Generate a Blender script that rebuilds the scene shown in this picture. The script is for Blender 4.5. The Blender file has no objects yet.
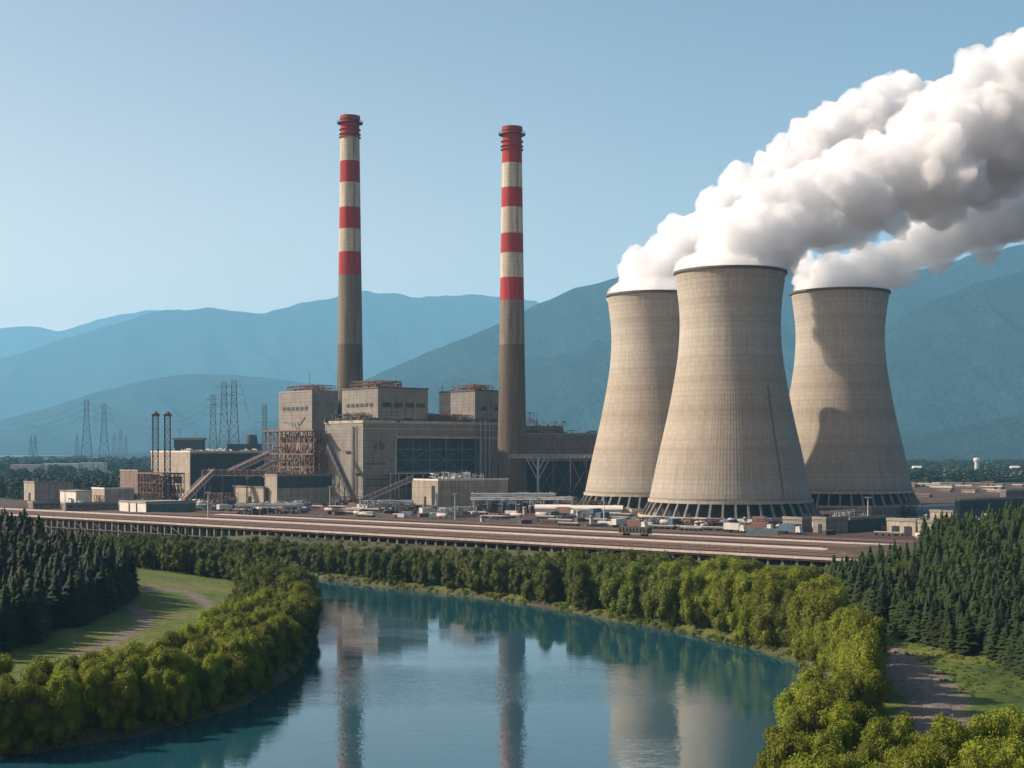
import bpy, math, random
import numpy as np
from mathutils import Vector, Matrix, noise as mnoise

S = bpy.context.scene
C = S.collection
F = 1400.0           # focal length in pixels at 1024 px width
CAMZ = 32.0          # the works stand on z = 0, the river lies at z = -10
RIV = -10.0
R = math.radians

# ------------------------------------------------------------------ camera, sky, sun, exposure
cam = bpy.data.cameras.new('camera'); camo = bpy.data.objects.new('camera', cam); C.objects.link(camo)
camo.location = (0, 0, CAMZ); camo.rotation_euler = (R(90), 0, 0)
cam.sensor_width = 36; cam.lens = 36*F/1024; cam.shift_y = 66/1024
cam.clip_start = 1; cam.clip_end = 60000
S.camera = camo
SUN_EL, SUN_AZ = 35.0, 8.0      # azimuth: degrees from -X towards +Y
sd = Vector((-math.cos(R(SUN_AZ))*math.cos(R(SUN_EL)), math.sin(R(SUN_AZ))*math.cos(R(SUN_EL)), math.sin(R(SUN_EL))))
w = bpy.data.worlds.new('World'); S.world = w; w.use_nodes = True
wn = w.node_tree; bg = wn.nodes['Background']
sky = wn.nodes.new('ShaderNodeTexSky'); sky.sky_type = 'NISHITA'; sky.sun_disc = False
sky.sun_elevation = R(SUN_EL); sky.sun_rotation = math.atan2(sd.x, sd.y)
sky.air_density = 1.0; sky.dust_density = 4.0; sky.ozone_density = 1.5; sky.altitude = 200
# a pale warm band low over the horizon, stronger toward the sun's side
wtc = wn.nodes.new('ShaderNodeTexCoord'); wsp = wn.nodes.new('ShaderNodeSeparateXYZ'); wn.links.new(wtc.outputs['Generated'], wsp.inputs[0])
def wmath(op, a, b=None):
    m = wn.nodes.new('ShaderNodeMath'); m.operation = op
    for k, v in ((0, a), (1, b)):
        if v is None: continue
        if isinstance(v, (int, float)): m.inputs[k].default_value = v
        else: wn.links.new(v, m.inputs[k])
    return m.outputs[0]
up = wmath('ABSOLUTE', wsp.outputs[2]); band = wmath('EXPONENT', wmath('MULTIPLY', up, -10.0))
side = wmath('MAXIMUM', wmath('SUBTRACT', .62, wmath('MULTIPLY', wsp.outputs[0], 1.1)), 0.0)
gl = wn.nodes.new('ShaderNodeMix'); gl.data_type = 'RGBA'; gl.blend_type = 'ADD'; gl.clamp_factor = False
wn.links.new(wmath('MULTIPLY', wmath('MULTIPLY', band, wmath('MINIMUM', side, 1.3)), 26.0), gl.inputs[0])
wn.links.new(sky.outputs[0], gl.inputs[6]); gl.inputs[7].default_value = (1.0, .66, .40, 1)
wn.links.new(gl.outputs[2], bg.inputs[0]); bg.inputs[1].default_value = 0.062
sl = bpy.data.lights.new('sun', 'SUN'); slo = bpy.data.objects.new('sun', sl); C.objects.link(slo)
sl.energy = 5.0; sl.angle = R(0.6); sl.color = (1.0, 0.83, 0.64)
slo.rotation_euler = (-sd).to_track_quat('-Z', 'Y').to_euler()
S.view_settings.view_transform = 'Standard'; S.view_settings.look = 'None'
S.view_settings.exposure = 0.94; S.view_settings.gamma = 1.0; S.view_settings.use_curve_mapping = False
cy = S.cycles
cy.max_bounces = 8; cy.diffuse_bounces = 2; cy.glossy_bounces = 3; cy.transmission_bounces = 3
cy.volume_bounces = 8; cy.transparent_max_bounces = 8; cy.use_denoising = True
cy.caustics_reflective = False; cy.caustics_refractive = False
HAZE_DENSITY, HAZE_COL = 0.58e-4, (0.28, 0.66, 1.0)

# ------------------------------------------------------------------ materials
def new_mat(name):
    m = bpy.data.materials.new(name); m.use_nodes = True
    nt = m.node_tree; b = nt.nodes['Principled BSDF']
    b.inputs['Specular IOR Level'].default_value = 0.25
    return m, nt, b
def N(nt, t, **kw):
    n = nt.nodes.new(t)
    for k, v in kw.items():
        if k.startswith('i_'):
            n.inputs[k[2:].replace('_', ' ')].default_value = v
        else: setattr(n, k, v)
    return n
def L(nt, a, b): nt.links.new(a, b)
def ramp(nt, fac, stops, interp='LINEAR'):
    r = nt.nodes.new('ShaderNodeValToRGB'); r.color_ramp.interpolation = interp
    e = r.color_ramp.elements
    while len(e) < len(stops): e.new(0.5)
    for i, (p, c) in enumerate(stops):
        e[i].position = p; e[i].color = (c[0], c[1], c[2], 1)
    L(nt, fac, r.inputs[0]); return r
def noisef(nt, vec, scale, detail=4, rough=0.6):
    n = N(nt, 'ShaderNodeTexNoise'); n.inputs['Scale'].default_value = scale
    n.inputs['Detail'].default_value = detail; n.inputs['Roughness'].default_value = rough
    L(nt, vec, n.inputs['Vector']); return n
def mixc(nt, fac, a, b, mode='MIX'):
    m = N(nt, 'ShaderNodeMix', data_type='RGBA', blend_type=mode)
    if isinstance(fac, (int, float)): m.inputs[0].default_value = fac
    else: L(nt, fac, m.inputs[0])
    for k, v in ((6, a), (7, b)):
        if isinstance(v, tuple): m.inputs[k].default_value = (v[0], v[1], v[2], 1)
        else: L(nt, v, m.inputs[k])
    return m.outputs[2]
def mathn(nt, op, a, b=None, clamp=False):
    m = N(nt, 'ShaderNodeMath', operation=op, use_clamp=clamp)
    for k, v in ((0, a), (1, b)):
        if v is None: continue
        if isinstance(v, (int, float)): m.inputs[k].default_value = v
        else: L(nt, v, m.inputs[k])
    return m.outputs[0]
def bump(nt, b, h, strength, dist=1.0):
    bn = N(nt, 'ShaderNodeBump'); bn.inputs['Strength'].default_value = strength; bn.inputs['Distance'].default_value = dist
    L(nt, h, bn.inputs['Height']); L(nt, bn.outputs[0], b.inputs['Normal'])

def mottled(name, c1, c2, scale=0.3, rough=0.85, metal=0.0, streak=0.0, panel=None, bump_s=0.15):
    """Weathered surface: two tones in world-sized noise, vertical rain streaks, optional cladding joints."""
    m, nt, b = new_mat(name)
    tc = N(nt, 'ShaderNodeTexCoord')
    n = noisef(nt, tc.outputs['Object'], scale, 6, 0.65)
    r = ramp(nt, n.outputs[0], [(0.3, c1), (0.7, c2)])
    col = r.outputs[0]
    if streak:
        mp = N(nt, 'ShaderNodeMapping'); mp.inputs['Scale'].default_value = (1, 1, 0.05)
        L(nt, tc.outputs['Object'], mp.inputs[0])
        n2 = noisef(nt, mp.outputs[0], 0.9, 4, 0.7)
        r2 = ramp(nt, n2.outputs[0], [(0.45, (1, 1, 1)), (0.75, (1-streak,)*3)])
        col = mixc(nt, 1.0, col, r2.outputs[0], 'MULTIPLY')
    if panel:
        sp = N(nt, 'ShaderNodeSeparateXYZ'); L(nt, tc.outputs['Object'], sp.inputs[0])
        cb = N(nt, 'ShaderNodeCombineXYZ'); L(nt, mathn(nt, 'ADD', sp.outputs[0], sp.outputs[1]), cb.inputs[0]); L(nt, sp.outputs[2], cb.inputs[1])
        bk = N(nt, 'ShaderNodeTexBrick'); bk.inputs['Scale'].default_value = 1.0
        bk.offset = 0.0; bk.inputs['Brick Width'].default_value = panel[0]; bk.inputs['Row Height'].default_value = panel[1]
        bk.inputs['Mortar Size'].default_value = panel[2]; bk.inputs['Mortar Smooth'].default_value = 0.3
        bk.inputs['Color1'].default_value = (1, 1, 1, 1); bk.inputs['Color2'].default_value = (0.86, 0.86, 0.87, 1)
        bk.inputs['Mortar'].default_value = (.42,.40,.39,1)
        L(nt, cb.outputs[0], bk.inputs['Vector'])
        col = mixc(nt, 1.0, col, bk.outputs[0], 'MULTIPLY')
    L(nt, col, b.inputs['Base Color'])
    b.inputs['Roughness'].default_value = rough; b.inputs['Metallic'].default_value = metal
    if bump_s:
        n3 = noisef(nt, tc.outputs['Object'], scale*8, 4, 0.6); bump(nt, b, n3.outputs[0], bump_s, 0.3)
    return m

M = {}
M['concrete'] = mottled('pale_concrete', (.17, .16, .145), (.265, .245, .22), 0.12, streak=.5, panel=(6.5, 2.1, .08))
M['concrete_plain'] = mottled('plain_concrete', (.30, .27, .235), (.42, .38, .33), 0.2, streak=.4)
M['cladding'] = mottled('tan_cladding', (.28, .245, .20), (.39, .345, .28), 0.15, streak=.5, panel=(3.0, 5.5, .08))
M['brown_clad'] = mottled('brown_cladding', (.15, .11, .095), (.24, .18, .15), 0.2, streak=.4, panel=(2.4, 3.0, .08))
M['dark_clad'] = mottled('dark_blue_grey_cladding', (.045, .055, .065), (.075, .085, .095), 0.2, streak=.3, panel=(2.0, 9, .06))
M['roof'] = mottled('roof_felt', (.16, .15, .145), (.26, .245, .23), 0.25)
M['white_roof'] = mottled('white_roof', (.50, .47, .44), (.66, .62, .58), 0.5, streak=.2)
M['void'] = mottled('dark_interior', (.012, .014, .018), (.03, .033, .04), 0.4)  # near-black tone standing in for the shade inside openings
M['glass'] = mottled('window_glass', (.02, .025, .03), (.035, .04, .05), 0.5, rough=.15, bump_s=0)
M['rust'] = mottled('rusty_red_steel', (.11, .060, .050), (.20, .115, .092), 0.6, streak=.2)
M['darker_concrete'] = mottled('dark_pier_concrete', (.12, .11, .10), (.22, .20, .175), 0.3, streak=.4)  # darker concrete tone for tower piers and deck posts
M['steel'] = mottled('grey_steel', (.24, .25, .26), (.38, .39, .40), 0.6, rough=.6, metal=.3)
M['dark_steel'] = mottled('dark_steel', (.05, .045, .045), (.11, .095, .09), 0.6, rough=.6)
M['pale_steel'] = mottled('pale_steel', (.42, .42, .41), (.58, .57, .55), 0.6, rough=.5)
M['white'] = mottled('white_paint', (.46, .44, .41), (.66, .63, .59), 0.4, streak=.25, rough=.5)
M['grime'] = mottled('grimy_concrete_deck', (.045, .021, .017), (.085, .045, .036), 0.15)
M['kerb'] = mottled('pale_kerb_concrete', (.36, .31, .285), (.52, .46, .43), 0.3, streak=.3)
M['ballast'] = mottled('red_brown_ballast', (.042, .015, .012), (.085, .032, .025), 0.35)
M['tread'] = mottled('track_bed', (.055, .030, .026), (.12, .072, .060), 0.5)
M['blue'] = mottled('faded_blue_paint', (.06, .10, .15), (.11, .17, .23), 0.5, streak=.3)
M['green_paint'] = mottled('faded_green_paint', (.06, .10, .08), (.10, .16, .12), 0.5, streak=.3)
M['rubber'] = mottled('rubber', (.02, .02, .02), (.03, .03, .03), 1)
M['bark'] = mottled('bark', (.05, .038, .028), (.10, .075, .055), 2)
M['dirt'] = mottled('dirt_track', (.075, .060, .050), (.20, .165, .145), 0.5, bump_s=.5)

def chimney_mat(name, bands):
    m, nt, b = new_mat(name)
    tc = N(nt, 'ShaderNodeTexCoord'); sp = N(nt, 'ShaderNodeSeparateXYZ'); L(nt, tc.outputs['Object'], sp.inputs[0])
    zr = mathn(nt, 'DIVIDE', sp.outputs[2], 260.0)
    r = ramp(nt, zr, [(z/260.0, c) for z, c in bands], 'CONSTANT')
    mp = N(nt, 'ShaderNodeMapping'); mp.inputs['Scale'].default_value = (1, 1, 0.06); L(nt, tc.outputs['Object'], mp.inputs[0])
    n = noisef(nt, mp.outputs[0], 0.55, 5, 0.7)
    st = ramp(nt, n.outputs[0], [(0.38, (1, 1, 1)), (0.72, (.5, .47, .44))])
    col = mixc(nt, 1.0, r.outputs[0], st.outputs[0], 'MULTIPLY')
    n2 = noisef(nt, tc.outputs['Object'], 0.8, 6, 0.7)
    st2 = ramp(nt, n2.outputs[0], [(0.3, (.78, .77, .75)), (0.65, (1.05, 1.05, 1.05))])
    col = mixc(nt, 1.0, col, st2.outputs[0], 'MULTIPLY')
    sw = N(nt, 'ShaderNodeMath', operation='SINE'); L(nt, mathn(nt, 'MULTIPLY', sp.outputs[2], 2*math.pi/2.6), sw.inputs[0])
    ln = ramp(nt, mathn(nt, 'MULTIPLY_ADD' if False else 'ADD', sw.outputs[0], 0.0), [(0.93, (1, 1, 1)), (1.0, (.72, .7, .68))])
    col = mixc(nt, 0.8, col, ln.outputs[0], 'MULTIPLY')
    L(nt, col, b.inputs['Base Color']); b.inputs['Roughness'].default_value = .85
    return m

def tower_mat():
    """Slip-formed shell: lift rings, meridional ribs, rain stains, a tanner lower half."""
    m, nt, b = new_mat('cooling_tower_concrete')
    tc = N(nt, 'ShaderNodeTexCoord'); sp = N(nt, 'ShaderNodeSeparateXYZ'); L(nt, tc.outputs['Object'], sp.inputs[0])
    ang = mathn(nt, 'ARCTAN2', sp.outputs[1], sp.outputs[0])
    ribs = mathn(nt, 'SINE', mathn(nt, 'MULTIPLY', ang, 140.0))
    rings = mathn(nt, 'SINE', mathn(nt, 'MULTIPLY', sp.outputs[2], 2*math.pi/2.3))
    zc = mathn(nt, 'DIVIDE', sp.outputs[2], 120.0)
    nz = noisef(nt, tc.outputs['Object'], 0.03, 4, .6)
    zz = mathn(nt, 'ADD', zc, mathn(nt, 'MULTIPLY', mathn(nt, 'SUBTRACT', nz.outputs[0], .5), .06))
    base = ramp(nt, zz, [(0.0, (.29, .265, .23)), (.12, (.325, .295, .255)), (.35, (.34, .30, .25)), (.60, (.325, .29, .245)), (.625, (.37, .345, .305)), (1.0, (.39, .365, .325))])
    cb = N(nt, 'ShaderNodeCombineXYZ'); L(nt, mathn(nt, 'MULTIPLY', ang, 24.0), cb.inputs[0]); L(nt, mathn(nt, 'MULTIPLY', sp.outputs[2], .02), cb.inputs[1])
    n = noisef(nt, cb.outputs[0], 1.5, 6, .75)
    st = ramp(nt, n.outputs[0], [(.35, (1.05, 1.05, 1.05)), (.75, (.74, .72, .70))])
    col = mixc(nt, 1.0, base.outputs[0], st.outputs[0], 'MULTIPLY')
    # single shuttering bays differ a little in tone
    bk = N(nt, 'ShaderNodeTexBrick'); bk.inputs['Scale'].default_value = 1.0; bk.offset = 0.0
    cb2 = N(nt, 'ShaderNodeCombineXYZ'); L(nt, mathn(nt, 'MULTIPLY', ang, 70/math.pi*2.4), cb2.inputs[0]); L(nt, sp.outputs[2], cb2.inputs[1])
    bk.inputs['Brick Width'].default_value = 2.4; bk.inputs['Row Height'].default_value = 2.3; bk.inputs['Mortar Size'].default_value = .22; bk.inputs['Mortar Smooth'].default_value = .6
    bk.inputs['Color1'].default_value = (1, 1, 1, 1); bk.inputs['Color2'].default_value = (.84, .83, .82, 1); bk.inputs['Mortar'].default_value = (.80, .79, .78, 1)
    L(nt, cb2.outputs[0], bk.inputs['Vector'])
    col = mixc(nt, .8, col, bk.outputs[0], 'MULTIPLY')
    # broader lift bands
    nb = N(nt, 'ShaderNodeTexNoise', noise_dimensions='1D'); L(nt, mathn(nt, 'MULTIPLY', sp.outputs[2], .11), nb.inputs['W'])
    nb.inputs['Scale'].default_value = 1.0; nb.inputs['Detail'].default_value = 3
    rb = ramp(nt, nb.outputs[0], [(.35, (.86, .85, .84)), (.6, (1.03, 1.03, 1.03))])
    col = mixc(nt, 1.0, col, rb.outputs[0], 'MULTIPLY')
    L(nt, col, b.inputs['Base Color']); b.inputs['Roughness'].default_value = .9
    h = mathn(nt, 'ADD', ribs, mathn(nt, 'MULTIPLY', rings, .6)); bump(nt, b, h, .22, .09)
    return m
M['tower'] = tower_mat()

def leaf_mat(name, dark, light, trans, vr=.25):
    m, nt, b = new_mat(name)
    oi = N(nt, 'ShaderNodeObjectInfo'); tc = N(nt, 'ShaderNodeTexCoord')
    n = noisef(nt, tc.outputs['Object'], 0.55, 3, .6)
    f = mathn(nt, 'ADD', mathn(nt, 'MULTIPLY', n.outputs[0], .75), mathn(nt, 'MULTIPLY', oi.outputs['Random'], .45), )
    r = ramp(nt, f, [(.2, dark), (.85, light)])
    hs = N(nt, 'ShaderNodeHueSaturation'); L(nt, r.outputs[0], hs.inputs['Color'])
    L(nt, mathn(nt, 'ADD', mathn(nt, 'MULTIPLY', oi.outputs['Random'], vr), 1-vr/2), hs.inputs['Value'])
    L(nt, mathn(nt, 'ADD', mathn(nt, 'MULTIPLY', oi.outputs['Random'], .035), .4825), hs.inputs['Hue'])
    L(nt, hs.outputs[0], b.inputs['Base Color']); b.inputs['Roughness'].default_value = .7
    tr = N(nt, 'ShaderNodeBsdfTranslucent'); L(nt, hs.outputs[0], tr.inputs[0])
    mx = N(nt, 'ShaderNodeMixShader'); mx.inputs[0].default_value = trans
    L(nt, b.outputs[0], mx.inputs[1]); L(nt, tr.outputs[0], mx.inputs[2])
    L(nt, mx.outputs[0], nt.nodes['Material Output'].inputs[0])
    return m
M['leaf_bright'] = leaf_mat('bright_spring_leaves', (.060, .088, .006), (.205, .225, .014), .34)
M['leaf_mid'] = leaf_mat('green_leaves', (.046, .072, .010), (.135, .160, .020), .3)
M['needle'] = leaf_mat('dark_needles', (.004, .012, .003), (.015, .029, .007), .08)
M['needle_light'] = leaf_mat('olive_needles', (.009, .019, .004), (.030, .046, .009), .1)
M['far_leaf'] = leaf_mat('far_wood_leaves', (.014, .030, .020), (.034, .056, .030), .1)

# ------------------------------------------------------------------ mesh builder
class MB:
    def __init__(s): s.v = []; s.f = []; s.mi = []; s.n = 0
    def add(s, verts, faces, mi=0):
        o = s.n; s.v.extend([tuple(p) for p in verts]); s.n += len(verts)
        s.f.extend([tuple(i+o for i in f) for f in faces]); s.mi.extend([mi]*len(faces)); return s
    def box(s, x0, x1, y0, y1, z0, z1, mi=0):
        v = [(x0,y0,z0),(x1,y0,z0),(x1,y1,z0),(x0,y1,z0),(x0,y0,z1),(x1,y0,z1),(x1,y1,z1),(x0,y1,z1)]
        return s.add(v, [(0,3,2,1),(4,5,6,7),(0,1,5,4),(1,2,6,5),(2,3,7,6),(3,0,4,7)], mi)
    def cbox(s, cx, cy_, cz, sx, sy, sz, mi=0): return s.box(cx-sx/2,cx+sx/2,cy_-sy/2,cy_+sy/2,cz-sz/2,cz+sz/2,mi)
    def bar(s, a, b, r, n=4, mi=0, r2=None):
        a = Vector(a); b = Vector(b); d = b-a
        if d.length < 1e-6: return s
        q = d.to_track_quat('Z', 'Y'); r2 = r if r2 is None else r2
        vs = []
        for p, rr in ((a, r), (b, r2)):
            for k in range(n):
                t = 2*math.pi*(k+.5)/n
                vs.append(p + q @ Vector((math.cos(t)*rr, math.sin(t)*rr, 0)))
        fs = [(k, (k+1)%n, n+(k+1)%n, n+k) for k in range(n)] + [tuple(range(n-1,-1,-1)), tuple(range(n, 2*n))]
        return s.add(vs, fs, mi)
    def lathe(s, prof, n=48, cx=0, cy_=0, closed=False, mi=0, caps=False):
        vs = []; m = len(prof)
        for (r, z) in prof:
            for k in range(n):
                t = 2*math.pi*k/n; vs.append((cx+r*math.cos(t), cy_+r*math.sin(t), z))
        fs = []
        for i in range(m if closed else m-1):
            j = (i+1) % m
            for k in range(n):
                k2 = (k+1)%n; fs.append((i*n+k, i*n+k2, j*n+k2, j*n+k))
        if caps: fs.append(tuple(range(n-1,-1,-1))); fs.append(tuple((m-1)*n+k for k in range(n)))
        return s.add(vs, fs, mi)
    def cyl(s, cx, cy_, z0, z1, r, n=12, mi=0): return s.lathe([(r, z0), (r, z1)], n, cx, cy_, False, mi, True)
    def truss(s, a, b, wdt, hgt, seg, r):
        """box girder between a and b with diagonals"""
        a = Vector(a); b = Vector(b); d = (b-a).normalized(); sx = d.cross(Vector((0,0,1)))
        sx = (sx.normalized() if sx.length > .01 else Vector((1,0,0)))*wdt/2; up = Vector((0,0,hgt)) if abs(d.z) < .9 else d.cross(sx).normalized()*hgt
        for o in (sx, -sx, sx+up, -sx+up): s.bar(a+o, b+o, r)
        for i in range(seg):
            p = a+(b-a)*i/seg; q = a+(b-a)*(i+1)/seg
            for o in (sx, -sx):
                s.bar(p+o, (q if i%2 else q)+o+up if i%2 == 0 else q+o, r*.7)
                if i%2: s.bar(p+o+up, q+o, r*.7)
                s.bar(p+o, p+o+up, r*.7)
        return s
    def mesh(s, name, mats, smooth=False):
        me = bpy.data.meshes.new(name); me.from_pydata(s.v, [], s.f)
        for m in (mats if isinstance(mats, (list, tuple)) else [mats]): me.materials.append(m)
        me.polygons.foreach_set('material_index', s.mi)
        if smooth: me.polygons.foreach_set('use_smooth', [True]*len(me.polygons))
        me.update(); return me
    def build(s, name, mats, parent=None, smooth=False, loc=None):
        o = bpy.data.objects.new(name, s.mesh(name, mats, smooth)); C.objects.link(o)
        if parent is not None: o.parent = parent
        if loc is not None: o.location = loc
        return o
def tag(o, label, cat, group=None, kind=None):
    if label: o['label'] = label
    if cat: o['category'] = cat
    if group: o['group'] = group
    if kind: o['kind'] = kind
    return o
def thing(name, label, cat, loc=(0,0,0), rz=0.0, group=None):
    o = bpy.data.objects.new(name, None); C.objects.link(o); o.empty_display_size = .5
    o.location = loc; o.rotation_euler = (0, 0, rz); return tag(o, label, cat, group)
def npmesh(name, V, Fc, mats, mi=None, smooth=False):
    me = bpy.data.meshes.new(name); k = Fc.shape[1]
    me.vertices.add(len(V)); me.vertices.foreach_set('co', V.astype(np.float32).ravel())
    me.loops.add(Fc.size); me.loops.foreach_set('vertex_index', Fc.astype(np.int32).ravel())
    me.polygons.add(len(Fc)); me.polygons.foreach_set('loop_start', np.arange(0, Fc.size, k, dtype=np.int32))
    for m in mats: me.materials.append(m)
    if mi is not None: me.polygons.foreach_set('material_index', mi.astype(np.int32))
    me.update(calc_edges=True)
    if smooth: me.polygons.foreach_set('use_smooth', np.ones(len(Fc), dtype=bool))
    me.validate(); return me
def link(name, me, parent=None):
    o = bpy.data.objects.new(name, me); C.objects.link(o); o.parent = parent; return o

def W(px, D): return (px-512)/F*D                      # world x of a pixel column at distance D
def HZ(py, D): return CAMZ + (450-py)/F*D              # world z of a pixel row at distance D
def ground_pt(px, py, z):                              # the point of level z that shows there
    D = (CAMZ-z)*F/(py-450); return (W(px, D), D)

# ------------------------------------------------------------------ terrain
RIVER_PX_FAR = [(100,558),(200,567),(250,572),(300,577),(350,583),(400,589),(450,594),(500,600),(550,608),(600,618),(650,627),(700,637),(734,645),(765,652),(790,662),(815,672),(840,690),(850,706),(836,726),(802,748),(768,772)]
RIVER_PX_NEAR = [(0,760),(87,744),(140,736),(175,727),(244,706),(297,674),(312,646),(317,622),(309,605),(296,597),(280,591),(240,585),(180,580),(100,574)]
far_bank = [ground_pt(a, b, RIV) for a, b in RIVER_PX_FAR]
near_bank = [ground_pt(a, b, RIV) for a, b in RIVER_PX_NEAR]
river_poly = [(-420, 640)] + [(-300, 590)] + far_bank + [(27, 150), (18, 60), (-260, 60), (-260, 150), (-150, 168)] + near_bank + [(-290, 522), (-420, 560)]
RP = np.array(river_poly)
def sdf_poly(x, y, P):
    d = np.full(x.shape, 1e9); inside = np.zeros(x.shape, bool)
    for i in range(len(P)):
        ax, ay = P[i]; bx, by = P[(i+1) % len(P)]
        ex, ey = bx-ax, by-ay; t = np.clip(((x-ax)*ex+(y-ay)*ey)/(ex*ex+ey*ey+1e-9), 0, 1)
        d = np.minimum(d, np.hypot(x-ax-t*ex, y-ay-t*ey))
        c = ((ay > y) != (by > y)) & (x < (bx-ax)*(y-ay)/((by-ay) if by != ay else 1e-9)+ax)
        inside ^= c
    return np.where(inside, -d, d)
def vnoise(x, y, s, seed=0):
    """cheap smooth value noise, vectorised"""
    x = x/s+seed*17.3; y = y/s+seed*5.1
    xi = np.floor(x); yi = np.floor(y); fx = x-xi; fy = y-yi
    fx = fx*fx*(3-2*fx); fy = fy*fy*(3-2*fy)
    def h(a, b): v = np.sin(a*127.1+b*311.7+seed*74.7)*43758.5453; return v-np.floor(v)
    return (h(xi,yi)*(1-fx)+h(xi+1,yi)*fx)*(1-fy)+(h(xi,yi+1)*(1-fx)+h(xi+1,yi+1)*fx)*fy
def fbm(x, y, s, o=4, seed=0):
    r = 0; a = .5
    for k in range(o): r = r+a*(vnoise(x, y, s/2**k, seed+k)-.5)*2; a *= .5
    return r
DN = np.array([.6351, .7724]); DT = np.array([.7724, -.6351]); D0 = np.array([-256.0, 700.0])
def s_of(x, y): return (x-D0[0])*DN[0]+(y-D0[1])*DN[1]
def t_of(x, y): return (x-D0[0])*DT[0]+(y-D0[1])*DT[1]
def sm(a, b, v): t = np.clip((v-a)/(b-a), 0, 1); return t*t*(3-2*t)
def height(x, y):
    x = np.asarray(x, float); y = np.asarray(y, float)
    s = s_of(x, y); t = t_of(x, y)
    low = -8.5+.5*fbm(x, y, 40, 3, 1)
    edge = np.where(t < 140, -8.6, -8.6+5.6*sm(130, 200, t))
    z = low+(edge-low)*sm(-34, -3, s)
    z = z+(0-z)*sm(7, 13, s)
    z = z+.9*fbm(x, y, 9, 3, 5)*sm(-50,-25,s)*(1-sm(-4,6,s))
    right = 17*np.exp(-(((x-176)/62)**2+((y-345)/70)**2))
    right += 5*np.exp(-(((x-128)/26)**2+((y-268)/40)**2))
    left = 15*np.exp(-(((x+175)/62)**2+((y-375)/75)**2))
    hill = (right+left)*(1-sm(-6, 8, s)*np.where(x < 100, 1, .0))*(1+.12*fbm(x, y, 25, 3, 9))
    z = z+hill*np.where(s < 60, 1, np.exp(-np.maximum(s-60, 0)/40))
    d = sdf_poly(x, y, RP)
    d2 = d+1.5*fbm(x, y, 14, 3, 3)
    bank = RIV-.05+.75*d2
    z = np.where(d < 30, np.minimum(z, np.where(bank > -6, z, bank)), z)
    z = np.where(d < -8, np.minimum(z, -13), z)
    return z
def H(x, y): return float(height(np.array([x]), np.array([y]))[0])

rows = np.concatenate([np.arange(70, 460, 1.5), np.arange(460, 760, 2.4), 760*1.035**np.arange(1, 109)])
kk = np.linspace(-.56, .56, 330)
X = kk[None, :]*(rows[:, None]+70); Y = np.repeat(rows[:, None], len(kk), 1)
Z = height(X, Y)
Z = np.where(Y > 2500, -2.0, Z); Z = np.where((Y > 1400) & (Y <= 2500), -2*(Y-1400)/1100, Z)
nr, nc = X.shape
V = np.stack([X.ravel(), Y.ravel(), Z.ravel()], 1)
idx = np.arange(nr*nc).reshape(nr, nc)
Fq = np.stack([idx[:-1,:-1].ravel(), idx[:-1,1:].ravel(), idx[1:,1:].ravel(), idx[1:,:-1].ravel()], 1)
def ground_mat():
    m, nt, b = new_mat('ground_surface')
    ge = N(nt, 'ShaderNodeNewGeometry'); tc = N(nt, 'ShaderNodeTexCoord'); P = tc.outputs['Object']
    at = N(nt, 'ShaderNodeAttribute', attribute_name='zone'); sz = N(nt, 'ShaderNodeSeparateColor'); L(nt, at.outputs['Color'], sz.inputs[0])
    n1 = noisef(nt, P, .045, 6, .65); n2 = noisef(nt, P, .6, 5, .7); n3 = noisef(nt, P, .012, 5, .6)
    g = ramp(nt, n1.outputs[0], [(.3, (.032, .055, .010)), (.45, (.062, .102, .013)), (.62, (.115, .12, .030)), (.75, (.15, .13, .06))])
    g2 = ramp(nt, n2.outputs[0], [(.33, (.45, .50, .42)), (.65, (1.25, 1.2, 1.15))])
    grass = mixc(nt, 1, g.outputs[0], g2.outputs[0], 'MULTIPLY')
    y1 = ramp(nt, n2.outputs[0], [(.3, (.030, .020, .018)), (.55, (.068, .046, .040)), (.8, (.17, .135, .12))])
    y2 = ramp(nt, n3.outputs[0], [(.4, (.7, .66, .64)), (.6, (1.1, 1.08, 1.05))])
    yard = mixc(nt, 1, y1.outputs[0], y2.outputs[0], 'MULTIPLY')
    e1 = ramp(nt, n1.outputs[0], [(.35, (.030, .027, .016)), (.65, (.075, .060, .042))])
    earth = mixc(nt, .6, e1.outputs[0], g2.outputs[0], 'MULTIPLY')
    f1 = ramp(nt, n3.outputs[0], [(.35, (.035, .055, .030)), (.5, (.06, .085, .04)), (.62, (.16, .15, .11))])
    c = mixc(nt, sz.outputs[0], grass, yard); c = mixc(nt, sz.outputs[1], c, earth); c = mixc(nt, sz.outputs[2], c, f1.outputs[0])
    ta = N(nt, 'ShaderNodeAttribute', attribute_name='track')
    d1 = ramp(nt, n2.outputs[0], [(.3, (.075, .058, .048)), (.55, (.15, .12, .10)), (.75, (.24, .20, .17))])
    c = mixc(nt, ta.outputs['Fac'], c, d1.outputs[0])
    L(nt, c, b.inputs['Base Color']); b.inputs['Roughness'].default_value = .95
    bump(nt, b, n2.outputs[0], .5, .6); return m
gm = ground_mat()
me = npmesh('ground', V, Fq, [gm], smooth=True)
s_ = s_of(X, Y); dd = sdf_poly(X, Y, RP); t_ = t_of(X, Y)
farz = sm(1050, 1250, Y)*(1-sm(0, 1, (X > 250)*(Y < 1500)*1.0)) 
farz = np.maximum(farz, sm(-330, -380, X-(Y-700)*.0)*(Y > 760))
yardz = sm(8, 14, s_)*(1-farz)
earthz = np.maximum(sm(-26, -16, s_)*(1-sm(5, 12, s_)), 1-sm(1.2, 3.0, dd+fbm(X, Y, 8, 2, 4)))
earthz = np.clip(earthz*(.75+.5*fbm(X, Y, 12, 3, 8)), 0, 1)*(1-yardz)
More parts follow.
